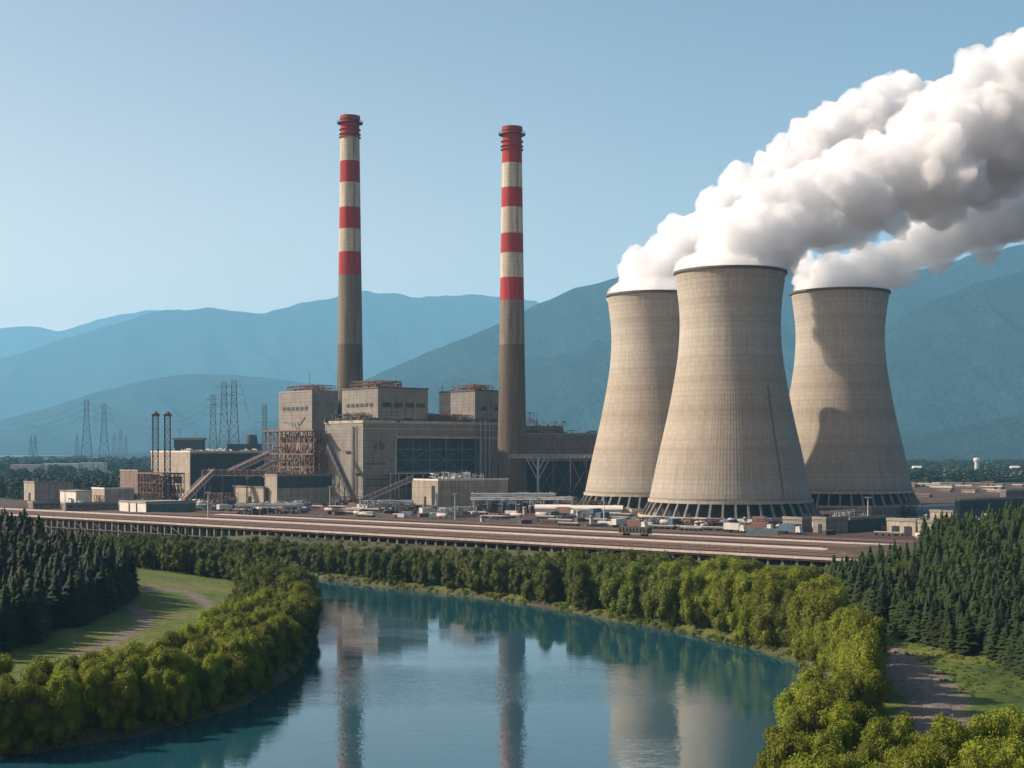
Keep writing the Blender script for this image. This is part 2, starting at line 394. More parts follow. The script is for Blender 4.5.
zc = np.stack([yardz.ravel(), earthz.ravel(), farz.ravel(), np.ones(X.size)], 1)
def dline(pts):
    d = np.full(X.shape, 1e9)
    for (ax, ay), (bx, by) in zip(pts[:-1], pts[1:]):
        ex, ey = bx-ax, by-ay; t = np.clip(((X-ax)*ex+(Y-ay)*ey)/(ex*ex+ey*ey), 0, 1); d = np.minimum(d, np.hypot(X-ax-t*ex, Y-ay-t*ey))
    return d
ROAD = [ground_pt(a, b, -7.5) for a, b in [(852,636),(872,644),(893,655),(918,672),(935,692),(938,722),(925,770)]]
PATHA = [ground_pt(a, b, -8.3) for a, b in [(60,662),(112,644),(128,636),(146,628),(142,618),(126,612),(118,606),(150,600),(186,598)]]
PATHB = [ground_pt(a, b, -8.3) for a, b in [(150,596),(186,598),(200,603),(212,611),(226,622),(232,634)]]
jit = 1.6*fbm(X, Y, 5, 3, 12)
tz = np.maximum.reduce([1-sm(3.6, 6.0, dline(ROAD)+jit), .9*(1-sm(1.2, 2.8, dline(PATHA)+.6*jit)), .9*(1-sm(1.2, 2.8, dline(PATHB)+.6*jit))])
ta = me.attributes.new('track', 'FLOAT', 'POINT'); ta.data.foreach_set('value', tz.astype(np.float32).ravel())
ca = me.color_attributes.new('zone', 'FLOAT_COLOR', 'POINT'); ca.data.foreach_set('color', zc.astype(np.float32).ravel())
tag(link('ground', me), None, None, kind='structure')

# river
def water_mat():
    m, nt, b = new_mat('river_water')
    tc = N(nt, 'ShaderNodeTexCoord'); P = tc.outputs['Object']
    b.inputs['Base Color'].default_value = (.010, .056, .078, 1); b.inputs['Roughness'].default_value = .03
    b.inputs['Specular IOR Level'].default_value = .75; b.inputs['IOR'].default_value = 1.5
    mp = N(nt, 'ShaderNodeMapping'); mp.inputs['Scale'].default_value = (.35, 1, 1); mp.inputs['Rotation'].default_value = (0, 0, R(-12)); L(nt, P, mp.inputs[0])
    patch = noisef(nt, mp.outputs[0], .022, 4, .55)
    pr = ramp(nt, patch.outputs[0], [(.40, (.12,)*3), (.52, (.55,)*3), (.62, (1,)*3)])
    mp2 = N(nt, 'ShaderNodeMapping'); mp2.inputs['Scale'].default_value = (.6, 1, 1); L(nt, P, mp2.inputs[0])
    w1 = noisef(nt, mp2.outputs[0], .55, 3, .6); w2 = noisef(nt, mp2.outputs[0], 2.2, 2, .5)
    hgt = mathn(nt, 'ADD', w1.outputs[0], mathn(nt, 'MULTIPLY', w2.outputs[0], .25))
    bn = N(nt, 'ShaderNodeBump'); bn.inputs['Distance'].default_value = .055
    L(nt, pr.outputs[0], bn.inputs['Strength']); L(nt, hgt, bn.inputs['Height']); L(nt, bn.outputs[0], b.inputs['Normal'])
    L(nt, mathn(nt, 'MULTIPLY', pr.outputs[0], .10), b.inputs['Roughness'])
    return m
wm = MB(); wm.add([(-600,40,RIV),(300,40,RIV),(300,760,RIV),(-600,760,RIV)], [(0,1,2,3)])
# keep the sheet away from the works: clip it along the embankment
wm = MB(); wm.add([(-520,40,RIV),(170,40,RIV),(170,300,RIV),(-300,655,RIV),(-520,800,RIV)], [(0,1,2,3,4)])
tag(wm.build('river', water_mat()), None, None, kind='structure')

# dirt tracks: strips draped on the ground
def track(name, pts, wdt, z_off=.06, n=110):
    P = [Vector((a, b)) for a, b in pts]; seg = len(P)-1; m = MB(); vs = []; fs = []
    for i in range(n+1):
        u = i/n*seg; k = min(int(u), seg-1); f = u-k
        p0, p1, p2, p3 = P[max(k-1,0)], P[k], P[k+1], P[min(k+2,seg)]
        p = .5*((2*p1)+(p2-p0)*f+(2*p0-5*p1+4*p2-p3)*f*f+(3*p1-p0-3*p2+p3)*f**3)
        d = (p2-p1).normalized(); nn = Vector((-d.y, d.x))
        for q in range(7):
            o = (q/6-.5)*wdt*(1+.18*math.sin(i*.9+q)*(abs(q-3) == 3)); a = p+nn*o
            vs.append((a.x, a.y, H(a.x, a.y)+(z_off if 0 < q < 6 else -.3)))
    for i in range(n):
        for q in range(6): fs.append((i*7+q, i*7+q+1, (i+1)*7+q+1, (i+1)*7+q))
    m.add(vs, fs); tag(m.build(name, M['dirt'], smooth=True), None, None, kind='structure')
track('dirt_road', [ground_pt(a, b, -7.5) for a, b in [(862,642),(893,655),(918,672),(935,692),(938,722),(925,770)]], 5.5, .16)

# mountains: ridges of real size, each its own terrain sheet
def mount_mat(name, dark, light):
    m, nt, b = new_mat(name)
    tc = N(nt, 'ShaderNodeTexCoord'); n = noisef(nt, tc.outputs['Object'], .006, 8, .7); n2 = noisef(nt, tc.outputs['Object'], .05, 4, .7)
    r = ramp(nt, n.outputs[0], [(.35, dark), (.65, light)]); r2 = ramp(nt, n2.outputs[0], [(.33, (.3,)*3), (.67, (1.9,)*3)])
    L(nt, mixc(nt, 1, r.outputs[0], r2.outputs[0], 'MULTIPLY'), b.inputs['Base Color']); b.inputs['Roughness'].default_value = 1
    b.inputs['Specular IOR Level'].default_value = .05
    bump(nt, b, n2.outputs[0], 1.0, 60); return m
mm = mount_mat('forested_slopes', (.010, .024, .024), (.026, .046, .042))  # some blue of the distance haze is put into the slope colour
def ridge(px_prof, D, depth, seed, nx=260, ny=70, amp=.16, spur=260):
    xs = np.linspace(px_prof[0][0], px_prof[-1][0], nx); prof = np.interp(xs, [p[0] for p in px_prof], [p[1] for p in px_prof])
    ker = np.hanning(9); ker /= ker.sum(); pp = np.pad(prof, 4, mode='edge'); prof = np.convolve(pp, ker, 'valid')
    top = CAMZ+(450-prof)/F*D
    vt = np.linspace(-1, .9, ny)                    # -1 foot toward us, 0 crest
    Xw = W(xs, D)[None, :]*np.ones((ny, 1)); Yw = D+vt[:, None]*depth*np.ones((1, nx))
    sh = np.where(vt < 0, (1+vt)**1.25, 1-vt**1.3)[:, None]
    fal = np.clip(1-np.abs(vt)/1.0, 0, 1)[:, None]
    # spurs: ridges running down the slope, bent with depth
    u = Xw+.55*(Yw-D)+spur*.5*fbm(Xw, Yw, spur*2.2, 3, seed)
    sp1 = 1-np.abs(2*(vnoise(u, Yw*.25, spur, seed+3))-1); sp2 = 1-np.abs(2*(vnoise(u, Yw*.5, spur*.4, seed+7))-1)
    mid = 4*np.clip(sh, 0, 1)*(1-np.clip(sh, 0, 1))
    Zw = top[None, :]*sh*(1+0*fal) - top[None, :]*amp*mid*(1-sp1)*1.5 - top[None, :]*amp*.5*mid*(1-sp2) + top[None, :]*.02*fbm(Xw, Yw, spur*.3, 4, seed+11)
    Zw = np.where(vt[:, None] <= -.999, -30, Zw)
    ii = np.arange(nx*ny).reshape(ny, nx)
    Fm = np.stack([ii[:-1,:-1].ravel(), ii[:-1,1:].ravel(), ii[1:,1:].ravel(), ii[1:,:-1].ravel()], 1)
    me = npmesh('mountain', np.stack([Xw.ravel(), Yw.ravel(), Zw.ravel()], 1), Fm, [mm], smooth=True)
    tag(link('mountain', me), None, None, kind='structure')
ridge([(-260,345),(-100,335),(0,328),(30,325),(60,330),(80,324),(110,315),(150,309),(185,310),(215,318),(260,330),(330,350)], 23500, 2800, 1, spur=900, amp=.25)
ridge([(-260,400),(-100,372),(0,357),(30,350),(62,337),(95,328),(130,318),(152,311),(170,309),(190,309),(208,305),(225,308),(245,311),(262,311),(290,304),(320,298),(348,292),(372,290),(396,293),(420,297),(445,294),(472,291),(500,293),(530,299),(560,306),(620,330)], 17500, 3600, 2, spur=700, amp=.25)
ridge([(-300,470),(-120,450),(0,420),(50,407),(95,392),(130,383),(165,375),(205,372),(240,375),(265,377),(300,382),(330,384),(370,388),(420,398),(470,410),(560,430)], 11500, 2400, 3, spur=500, amp=.2)
ridge([(150,455),(260,425),(330,396),(380,372),(430,350),(470,335),(500,323),(530,307),(560,294),(600,281),(640,268),(700,262),(760,258),(820,262),(880,276),(930,266),(980,252),(1024,243),(1100,232),(1250,240),(1400,280)], 8800, 3400, 4, nx=420, ny=150, spur=520, amp=.42)
ridge([(640,452),(740,420),(820,372),(870,338),(910,312),(950,292),(990,278),(1024,268),(1080,256),(1150,262),(1300,290)], 7000, 1700, 5, nx=260, ny=100, spur=380, amp=.42)
ridge([(760,462),(850,446),(900,436),(950,428),(1000,418),(1024,414),(1080,408),(1200,412)], 5200, 900, 6, nx=200, ny=70, spur=240, amp=.25)

# air
hz = MB(); hz.box(-16000, 16000, -300, 26500, -40, 2640)
hm = bpy.data.materials.new('haze_air'); hm.use_nodes = True; hn = hm.node_tree
hn.nodes.remove(hn.nodes['Principled BSDF']); pv = hn.nodes.new('ShaderNodeVolumePrincipled')
pv.inputs['Density'].default_value = HAZE_DENSITY; pv.inputs['Color'].default_value = (*HAZE_COL, 1); pv.inputs['Anisotropy'].default_value = .0
hn.links.new(pv.outputs[0], hn.nodes['Material Output'].inputs['Volume'])
tag(hz.build('haze', hm), None, None, kind='stuff')

# ------------------------------------------------------------------ cooling towers
TW_PROF = [(8,38.9),(16,37.2),(27,34.9),(38,32.4),(48,30.1),(58,28.1),(67,26.5),(76,25.1),(85,24.3),(93,24.0),(101,24.3),(106,25.0),(112,25.7),(117,26.5)]
def rad(z): return float(np.interp(z, [p[0] for p in TW_PROF], [p[1] for p in TW_PROF]))
tzs = np.linspace(8, 117, 57); _rr = np.interp(tzs, [p[0] for p in TW_PROF], [p[1] for p in TW_PROF])
_k = np.hanning(9); _k /= _k.sum(); _e = np.concatenate([_rr[0]-(_rr[1:5][::-1]-_rr[0])*1.0, _rr, _rr[-1]+(_rr[-1]-_rr[-5:-1][::-1])]); trs = np.convolve(_e, _k, 'valid')
def radius(z): return float(np.interp(z, tzs, trs))
tower_meshes = {}
def cooling_tower(x, y, label, rot, steam_cap=True):
    t = thing('cooling_tower', label, 'cooling tower', (x, y, 0), rot, 'hyperbolic cooling towers of the power station')
    if not tower_meshes:
        sh = MB(); pr = [(r, z) for r, z in zip(trs, tzs)]+[(r-.9, z) for r, z in zip(trs[::-1], tzs[::-1])]
        sh.lathe(pr, 128, closed=True); tower_meshes['shell'] = sh.mesh('shell', M['tower'], True)
        rg = MB(); r = radius(117); rg.lathe([(r-1.2,116.6),(r+.8,116.6),(r+.8,117.0),(r+.72,117.0),(r+.72,117.7),(r+.62,117.7),(r+.62,117.1),(r-1.2,117.1)], 128, closed=True)
        tower_meshes['rim_walkway'] = rg.mesh('rim_walkway', M['dark_steel'])
        lb = MB(); lb.lathe([(radius(8)+.5,7.2),(radius(8)+.5,8.6),(radius(8)-1.2,8.6),(radius(8)-1.2,7.2)], 128, closed=True); tower_meshes['ring_beam'] = lb.mesh('ring_beam', M['concrete_plain'])
        p = MB(); p.bar((radius(8)-.1, 0, 7.3), (42.6, 0, .6), .62, 4, r2=.8); tower_meshes['pier'] = p.mesh('pier', M['darker_concrete'])
        bs = MB(); bs.lathe([(44.3,-.5),(44.3,1.3),(43.6,1.3),(43.6,.7),(20,.7)], 96); bs.lathe([(33,.6),(33,7.0)], 60); tower_meshes['basin'] = bs.mesh('basin', M['concrete_plain'])
        fl = MB(); fl.lathe([(30,.65),(35.5,.65),(35.5,7.3),(30,7.3)], 72, closed=True); tower_meshes['gap_shade_ring'] = fl.mesh('gap_shade_ring', M['void'])  # dark ring behind the piers: the gap's shade is put into its colour
        la = MB()
        for s in (-.45, .45):
            for a, b in zip(np.linspace(9, 62, 24)[:-1], np.linspace(9, 62, 24)[1:]): la.bar((radius(a)+.35, s*.7, a), (radius(b)+.35, s*.7, b), .07)
        for z in np.arange(9, 62, 1.1): la.bar((radius(z)+.55, -.45, z), (radius(z)+.55, .45, z), .08)
        for z in np.arange(12, 62, 4): la.bar((radius(z), 0, z), (radius(z)+.4, 0, z), .12)
        tower_meshes['ladder'] = la.mesh('ladder', M['dark_steel'])
    for n in ('shell', 'rim_walkway', 'ring_beam', 'basin', 'gap_shade_ring'): link(n, tower_meshes[n], t)
    for k in range(44):
        o = link('pier', tower_meshes['pier'], t); o.rotation_euler = (0, 0, 2*math.pi*k/44)
    if y < 700:
        o = link('ladder', tower_meshes['ladder'], t); o.rotation_euler = (0, 0, R(-60)-rot)
    return t
TWS = [(W(730,675), 675), (W(655,775), 775), (W(840,815), 815)]
cooling_tower(*TWS[0], 'largest concrete cooling tower, standing in front between the two others', R(3))
cooling_tower(*TWS[1], 'cooling tower beside the power station building, partly behind the front one', R(40))
cooling_tower(*TWS[2], 'cooling tower nearest the hazy mountain, patched with shadow of its neighbours', R(77)).scale = (815/775,)*3

# ------------------------------------------------------------------ chimneys
RED = (.36, .035, .035); WHT = (.50, .46, .39); CON = (.20, .175, .145); DRK = (.125, .10, .083)
def chimney(x, y, ztop, rt, rb, bands, label):
    t = thing('striped_chimney', label, 'chimney', (x, y, 0), 0, 'red and white chimneys of the power station')
    s = MB(); pr = []
    for i in range(41):
        u = i/40; pr.append((rb+(rt-rb)*(u**.85), ztop*u))
    pr += [(rt-.8, ztop), (rt-.8, ztop-8)]
    s.lathe(pr, 40); s.build('shaft', chimney_mat('chimney_paint', bands), t, True)
    cp = MB(); cp.lathe([(rt+.1, ztop-2.2), (rt+.55, ztop-2.0), (rt+.55, ztop+.35), (rt-.9, ztop+.35), (rt-.9, ztop-2)], 40); cp.build('cap', mottled('cap_red', (.20,.03,.03), (.30,.045,.04), .5), t)
    for k, (dz, ex) in enumerate(((4.2, 2.4), (8.5, 1.0), (11.5, 1.0), (13.6, 1.0))):
        z = ztop-dz; r = rt+.15*k*.3
        g = MB(); g.lathe([(r, z-.25), (r+ex, z-.25), (r+ex, z), (r, z)], 40)
        if k == 0:
            for q in range(24):
                a = 2*math.pi*q/24; g.bar(((r+ex-.1)*math.cos(a), (r+ex-.1)*math.sin(a), z), ((r+ex-.1)*math.cos(a), (r+ex-.1)*math.sin(a), z+1.3), .09)
            for hh in (.65, 1.3): g.lathe([(r+ex-.18, z+hh-.06), (r+ex-.02, z+hh-.06), (r+ex-.02, z+hh+.06), (r+ex-.18, z+hh+.06)], 40, closed=True)
        g.build('platform', M['dark_steel'] if k == 0 else M['rust'], t)
    la = MB(); a = R(-62)
    for sx in (-.3, .3):
        la.bar((math.cos(a)*(rb+.35)-sx*math.sin(a), math.sin(a)*(rb+.35)+sx*math.cos(a), 3), (math.cos(a)*(rt+.35)-sx*math.sin(a), math.sin(a)*(rt+.35)+sx*math.cos(a), ztop-2), .1)
    la.build('ladder', M['dark_steel'], t)
    for q in (0, 2, 4):
        lr = MB(); aa = q*math.pi/3; lr.bar((rt*math.cos(aa), rt*math.sin(aa), ztop), (rt*math.cos(aa), rt*math.sin(aa), ztop+2.2), .08); lr.build('lightning_rod', M['dark_steel'], t)
    return t
D1, D2 = 925, 872
def zb(D, ys): return [HZ(q, D) for q in ys]
b1 = [(0, DRK)]+[(HZ(345, D1), CON)]+list(zip(zb(D1, [277, 254, 230, 208, 184, 162, 138]), [RED, WHT, RED, WHT, RED, WHT, RED]))
b2 = [(0, DRK)]+[(HZ(345, D2), CON)]+list(zip(zb(D2, [302, 279, 254, 234, 209, 189, 165]), [RED, WHT, RED, WHT, RED, WHT, RED]))
chimney(W(350, D1), D1, HZ(117, D1), 6.1, 10.0, b1, 'taller striped chimney rising behind the two rooftop blocks with window rows')
chimney(W(512, D2), D2, HZ(128, D2), 6.0, 9.6, b2, 'striped chimney at the end of the main power station hall')

# ------------------------------------------------------------------ buildings on the works grid
TH = R(40); CT, ST = math.cos(TH), math.sin(TH)
def solve(xl, xc, xr, D):
    X0 = W(xc, D); k = (xr-512)/F; Lf = (k*D-X0)/(CT-k*ST) if xr is not None else 0
    k = (xl-512)/F; Mf = (X0-k*D)/(ST+k*CT)
    return X0, Lf, Mf
FOOT = []
def hall(name, xl, xc, xr, yt, D, wall, label, cat, z0=0, group=None, front=None, roof='roof', doors=0, windows=0, parapet=True, pipes=0, D_group=None):
    """a rectangular works building: lit gable toward the sun, long shaded front"""
    X0, Lf, Mf = solve(xl, xc, xr, D); hh = HZ(yt, D)-z0
    t = thing(name, label, cat, (X0, D, z0), TH, group)
    b = MB(); b.box(0, Lf, 0, Mf, -.5 if z0 == 0 else 0, hh-.3); b.build('wall', wall, t)
    r = MB()
    if parapet:
        r.box(-.25, Lf+.25, -.25, Mf+.25, hh-.297, hh+.15)
        r.box(-.25, Lf+.25, -.25, .1, hh+.153, hh+.75); r.box(-.25, .1, .103, Mf+.25, hh+.153, hh+.75)
    else: r.box(-.6, Lf+.6, -.6, Mf+.6, hh-.297, hh+.1)
    r.build('roof', M[roof], t)
    rnd = random.Random(hash((xl, xc, int(D))) % 99991)
    for k in range(doors):
        d = MB(); y = Mf*(k+.6)/(doors+.3); w_ = min(1.6, Mf/8); d.box(-.18, -.02, y-w_, y+w_, .1, min(5, hh*.62)); d.build('door', M['void'], t)
    for k in range(windows):
        d = MB(); x = Lf*(k+.5)/windows; d.box(x-Lf/windows*.32, x+Lf/windows*.32, -.15, -.02, hh*.55, hh*.72); d.build('window', M['glass'], t)
    for k in range(pipes):
        x = Lf*rnd.uniform(.1, .9); d = MB(); d.bar((x, -.5, .2), (x, -.5, hh), .22, 8); d.build('downpipe', M['steel'], t)
    FOOT.append((X0, D, Lf, Mf)); return t, Lf, Mf, hh

def scaffold(m, x0, x1, y0, y1, z0, z1, nx, ny, nz, r=.22, rnd=None, dens=.6):
    """steel frame: posts, floor beams, some diagonals"""
    xs = np.linspace(x0, x1, nx+1); ys = np.linspace(y0, y1, ny+1); zs = np.linspace(z0, z1, nz+1); rnd = rnd or random.Random(3)
    for i, x in enumerate(xs):
        for j, y in enumerate(ys):
            if 0 < i < nx and 0 < j < ny: continue
            m.bar((x, y, z0), (x, y, z1), r)
    for z in zs[1:]:
        for x in xs: m.bar((x, y0, z), (x, y1, z), r*.8)
        for y in ys: m.bar((x0, y, z), (x1, y, z), r*.8)
    for k in range(nz):
        for i in range(nx):
            for y in (y0, y1):
                if rnd.random() < dens:
                    a, b = (xs[i], xs[i+1]) if rnd.random() < .5 else (xs[i+1], xs[i]); m.bar((a, y, zs[k]), (b, y, zs[k+1]), r*.6)
        for j in range(ny):
            for x in (x0, x1):
                if rnd.random() < dens:
                    a, b = (ys[j], ys[j+1]) if rnd.random() < .5 else (ys[j+1], ys[j]); m.bar((x, a, zs[k]), (x, b, zs[k+1]), r*.6)
def clutter(m, x0, x1, y0, y1, z0, hmax, n, rnd, r=.25):
    """pipes, valves, ducts and rails crowded on a floor or roof"""
    for _ in range(n):
        x = rnd.uniform(x0, x1); y = rnd.uniform(y0, y1); k = rnd.random(); h = hmax*rnd.uniform(.25, 1)
        if k < .35: m.bar((x, y, z0), (x, y, z0+h), r*rnd.uniform(.5, 1.2), 5)
        elif k < .65:
            x2 = min(x1, x+rnd.uniform(1, 8)); z = z0+h*.8; m.bar((x, y, z), (x2, y, z), r*rnd.uniform(.7, 1.5), 5); m.bar((x, y, z), (x, y, z0), r*.6); m.bar((x2, y, z), (x2, y, z0), r*.6)
        elif k < .85:
            y2 = min(y1, y+rnd.uniform(1, 7)); z = z0+h*.8; m.bar((x, y, z), (x, y2, z), r*rnd.uniform(.7, 1.5), 5); m.bar((x, y, z), (x, y, z0), r*.6)
        else: m.cbox(x, y, z0+h*.25, rnd.uniform(.8, 2.5), rnd.uniform(.8, 2.5), h*.5)

# --- the main hall
rnd_h = random.Random(8)
X0, LM, MM_ = solve(325, 363, 505, 830); HM = HZ(422, 830)
mh = thing('boiler_hall', 'huge grey concrete power station hall with a deep framed recess and rooftop blocks', 'power station', (X0, 830, 0), TH)
b = MB()
b.box(0, 23.8, 0, MM_, -.5, HM-.6); b.box(23.8, LM, 6, MM_, -.5, HM-.6)
b.box(23.8, LM, 0, 6, 39, HM-.6); b.box(89, LM, 0, 6, -.5, 39); b.box(23.8, 89, -.0, 6, -.5, 9)
b.build('wall', M['concrete'], mh)
rf = MB(); rf.box(-.35, LM+.35, -.35, MM_+.35, HM-.597, HM); rf.box(-.35, LM+.35, -.35, .3, HM+.003, HM+1.1); rf.box(-.35, .3, .303, MM_+.35, HM+.003, HM+1.1); rf.build('roof', M['concrete_plain'], mh)
cn = MB(); cn.box(23.8, LM+.1, -.45, -.03, 39.2, 40.2); cn.box(-.06, LM, -.3, -.03, HM-4.2, HM-3.7); cn.build('cornice', M['concrete_plain'], mh)
rc = MB(); rc.box(24.2, 88.6, 5.6, 5.95, 9.2, 38.8); rc.build('recess_back', M['dark_clad'], mh)  # darker sheet across the back of the recess
fr = MB()
for z in (12, 18.5, 25.5, 32): fr.box(23.9, 88.9, 1.2, 1.8, z, z+.7)
for i in range(6):
    x = 25+i*12.6; fr.box(x-.4, x+.4, 1.0, 1.19, 9.05, 38.9)
for i in range(5):
    x = 25+i*12.6
    for k, z in enumerate((12.7, 19.2, 26.2)):
        a, b_ = (x, x+12.6) if (i+k) % 2 else (x+12.6, x); fr.bar((a, 1.5, z), (b_, 1.5, z+6.2), .28)
fr.build('steel_frame', M['blue'], mh)
sl_ = MB(); sl_.box(-.25, -.02, 7.2, 10.2, .5, HM-3); sl_.build('slot_shade', M['void'], mh)  # raised strip, the shade inside the slot is put into its colour
for yy in (6.6, 10.8):
    dp = MB(); dp.bar((-.7, yy, .2), (-.7, yy, HM-2), .3, 8); dp.build('downpipe', M['concrete_plain'], mh)
for xx in (88.6, 92.5, 96):
    dp = MB(); dp.bar((xx, -.9, .2), (xx, -.9, HM+2), .35, 8); dp.build('downpipe', M['steel'], mh)
for (wx, wz, wl) in ((3, 11, 18), (3, 14.5, 18), (2, 24, 14)):
    dp = MB(); dp.bar((wx, -.75, wz), (wx+wl, -.75, wz), .28, 8)
    for q in range(5): dp.bar((wx+wl*q/4, -.75, wz), (wx+wl*q/4, -.02, wz), .14)
    dp.build('wall_pipe', M['dark_steel'], mh)
for (gy, gz) in ((2.0, 18), (13, 31), (24, 22)):
    dp = MB(); dp.box(-1.6, -.03, gy, gy+6, gz, gz+.2); dp.bar((-1.6, gy, gz+1.2), (-1.6, gy+6, gz+1.2), .1); dp.bar((-1.6, gy, gz), (-1.6, gy, gz+1.2), .1); dp.bar((-1.6, gy+6, gz), (-1.6, gy+6, gz+1.2), .1); dp.build('gantry', M['dark_steel'], mh)
c = MB(); scaffold(c, 26, 87, -9, -6.5, 0, 14, 12, 1, 3, .2, rnd_h, .7); clutter(c, 26, 87, -9, -6.5, 0, 13, 170, rnd_h, .3); c.build('front_pipework', M['dark_steel'], mh)
ri = MB()
for xx in (23.4, 89.6): ri.box(xx-.5, xx+.5, -.5, -.03, .3, 39)
ri.build('pilaster', M['concrete_plain'], mh)
# two dark half-moon marks on the pier wall
em = MB()
def quarter(cx, cz, r, mirror):
    pts = [(cx, cz)]+[(cx+mirror*r*math.cos(a), cz+1.25*r*math.sin(a)) for a in np.linspace(0, math.pi/2, 9)]
    n = len(pts); vs = [(p[0], -.16, p[1]) for p in pts]+[(p[0], -.02, p[1]) for p in pts]
    order = list(range(n)); em.add(vs, [tuple(order), tuple(i+n for i in reversed(order))]+[(i, i+n, (i+1)%n+n, (i+1)%n) for i in range(n)])
quarter(10.2, 32.3, 3.0, -1); quarter(11.6, 32.3, 4.2, 1); em.box(11.6, 12.3, -.16, -.02, 35.5, 38.4)
em.build('emblem', M['dark_steel'], mh)
# ground level canopy on the pier
cpy = MB(); cpy.box(15, 60, -6, -.02, 17.5, 18.3)
for x in (16, 22, 28, 40, 52, 59): cpy.box(x-.3, x+.3, -5.8, -5.2, 0, 17.5)
cpy.build('canopy', M['steel'], mh)
def penthouse(xl, xc, xr, yt, D, nlit, nshade, wy, parent_inv=None):
    PX, PL, PM = solve(xl, xc, xr, D)
    # local position in the hall's frame
    dx, dy = PX-X0, D-830; lx = dx*CT+dy*ST; ly = -dx*ST+dy*CT; z0 = HM+.004; z1 = HZ(yt, D)
    p = MB(); p.box(0, PL, 0, min(PM, MM_-ly-1), 0, z1-z0-.5); o = p.build('rooftop_block', M['concrete'], mh, loc=(lx, ly, z0)); PMm = min(PM, MM_-ly-1)
    r = MB(); r.box(-.5, PL+.5, -.5, PMm+.5, z1-z0-.497, z1-z0+.3); r.build('roof', M['dark_steel'], o)
    zw = HZ(wy, D)-z0
    for k in range(nlit):
        q = MB(); c = PMm*(.12+.76*(k+.5)/nlit); q.box(-.2, -.02, c-PMm*.045, c+PMm*.045, zw-1.1, zw+1.1); q.build('window', M['glass'], o)
    for k in range(nshade):
        q = MB(); c = PL*(.06+.9*(k+.5)/nshade); q.box(c-PL*.085, c+PL*.085, -.2, -.02, zw-1.3, zw+1.3); q.build('window', M['glass'], o)
    return o, PL, PMm, z1-z0, (lx, ly, z0)
rnd = random.Random(11)
o, PL, PM, ph, org2 = penthouse(342, 378, 428, 387, 838, 6, 4, 404.5)
c = MB(); scaffold(c, PL*.02, PL*.55, 5, PM*.8, ph+.35, ph+4.2, 7, 4, 2, .18, rnd); clutter(c, 1, PL*.6, 3, PM*.8, ph+.35, 4.5, 60, rnd); c.bar((3, PM*.7, ph), (3, PM*.7, ph+8), .15); c.bar((PL*.5, 8, ph), (PL*.5, 8, ph+8.5), .15)
c.build('rooftop_pipework', M['rust'], o)
o, PL, PM, ph, org3 = penthouse(437, 475, 505, 390, 888, 0, 2, 408)
c = MB(); scaffold(c, 1, PL*.7, 3, PM*.6, ph+.35, ph+3.6, 5, 4, 2, .18, rnd); clutter(c, 1, PL*.9, 3, PM*.7, ph+.35, 4, 50, rnd); c.bar((1, PM*.6, ph), (1, PM*.6, ph+9), .15); c.bar((1.5, PM*.95, ph), (1.5, PM*.95, ph+4), .3)
c.build('rooftop_pipework', M['rust'], o)
for (xa, xb_, ya, yb_, hmx, n, mt) in ((0.5, LM-2, .5, 1.0, 3.4, 60, 'dark_steel'), (49, 84, 2, 20, 7.5, 170, 'rust'), (88, LM-1, 1, 16, 5, 50, 'dark_steel'), (.5, 10, 2, 9.5, 6.5, 50, 'rust'), (2, 47, .6, 1.6, 3.2, 90, 'dark_steel'), (47, 85, .6, 3, 6.5, 110, 'dark_steel'), (-1, 14, 9, 40, 7, 90, 'dark_steel')):
    c = MB(); clutter(c, xa, xb_, ya, yb_, HM+.1, hmx, n, rnd, .2)
    if xb_-xa > 20 and yb_-ya > 5: scaffold(c, xa, xb_, ya, yb_, HM+.1, HM+hmx*.7, 9, 2, 2, .16, rnd, .7)
    c.build('rooftop_pipework', M[mt], mh)

# --- boiler tower left of the chimney
t, Lf, Mf, hh = hall('boiler_tower', 279, 312, 338, 391, 893, M['concrete'], 'tall concrete block with six small windows above the rusty steel frame', 'building', doors=0)
zw = HZ(408, 893)
for k in range(6):
    q = MB(); c_ = Mf*(.1+.8*(k+.5)/6); q.box(-.2, -.02, c_-1.9, c_+1.9, zw-1.2, zw+1.2); q.build('window', M['glass'], t)
c = MB(); scaffold(c, 1, Lf-1, 2, Mf*.75, hh+.3, hh+4, 4, 6, 2, .18, rnd); clutter(c, 1, Lf-1, 2, Mf*.8, hh+.2, 5, 50, rnd); c.bar((2, 6, hh), (2, 6, hh+12), .18); c.build('rooftop_pipework', M['rust'], t)
c = MB()
for q in range(5): c.bar((-.3, Mf*(.35+.1*q), 44+q*1.5), (-.3, Mf*(.42+.1*q), 50), .18)
c.bar((-.3, 8, 53), (-.3, 15, 48), .2); c.build('wall_pipe', M['dark_steel'], t)

# --- rusty steel pipe tower
X1, L1, M1 = solve(265, 314, 326, 852); 
t = thing('steel_pipe_frame', 'rusty open steel frame packed with pipes in front of the tall windowed block', 'steel structure', (X1, 852, 0), TH)
zt = HZ(431, 852); c = MB(); scaffold(c, 0, L1, 0, M1, 0, zt, 2, 11, 6, .33, rnd, .8); c.build('frame', M['rust'], t)
c = MB()
for z in np.linspace(zt/6, zt, 6)[[1, 3, 5]]: c.box(-.4, L1+.4, -.4, M1+.4, z-.25, z+.15); c.box(-1.3, -.5, -1, M1+1, z, z+.9)
c.build('floor', M['rust'], t)
c = MB()
for k in range(6): clutter(c, .3, L1-.3, 1, M1*.86, zt*k/6, zt/6*.95, 60, rnd, .3)
c.build('pipework', M['tread'], t)
c = MB()
for k in range(46):
    y = rnd.uniform(2, M1*.85); z = rnd.uniform(6, zt-8); c.bar((rnd.uniform(-.6, L1*.3), y, z), (rnd.uniform(-.6, L1*.3), y+rnd.uniform(-5, 5), z+rnd.uniform(3, 7)), .24)
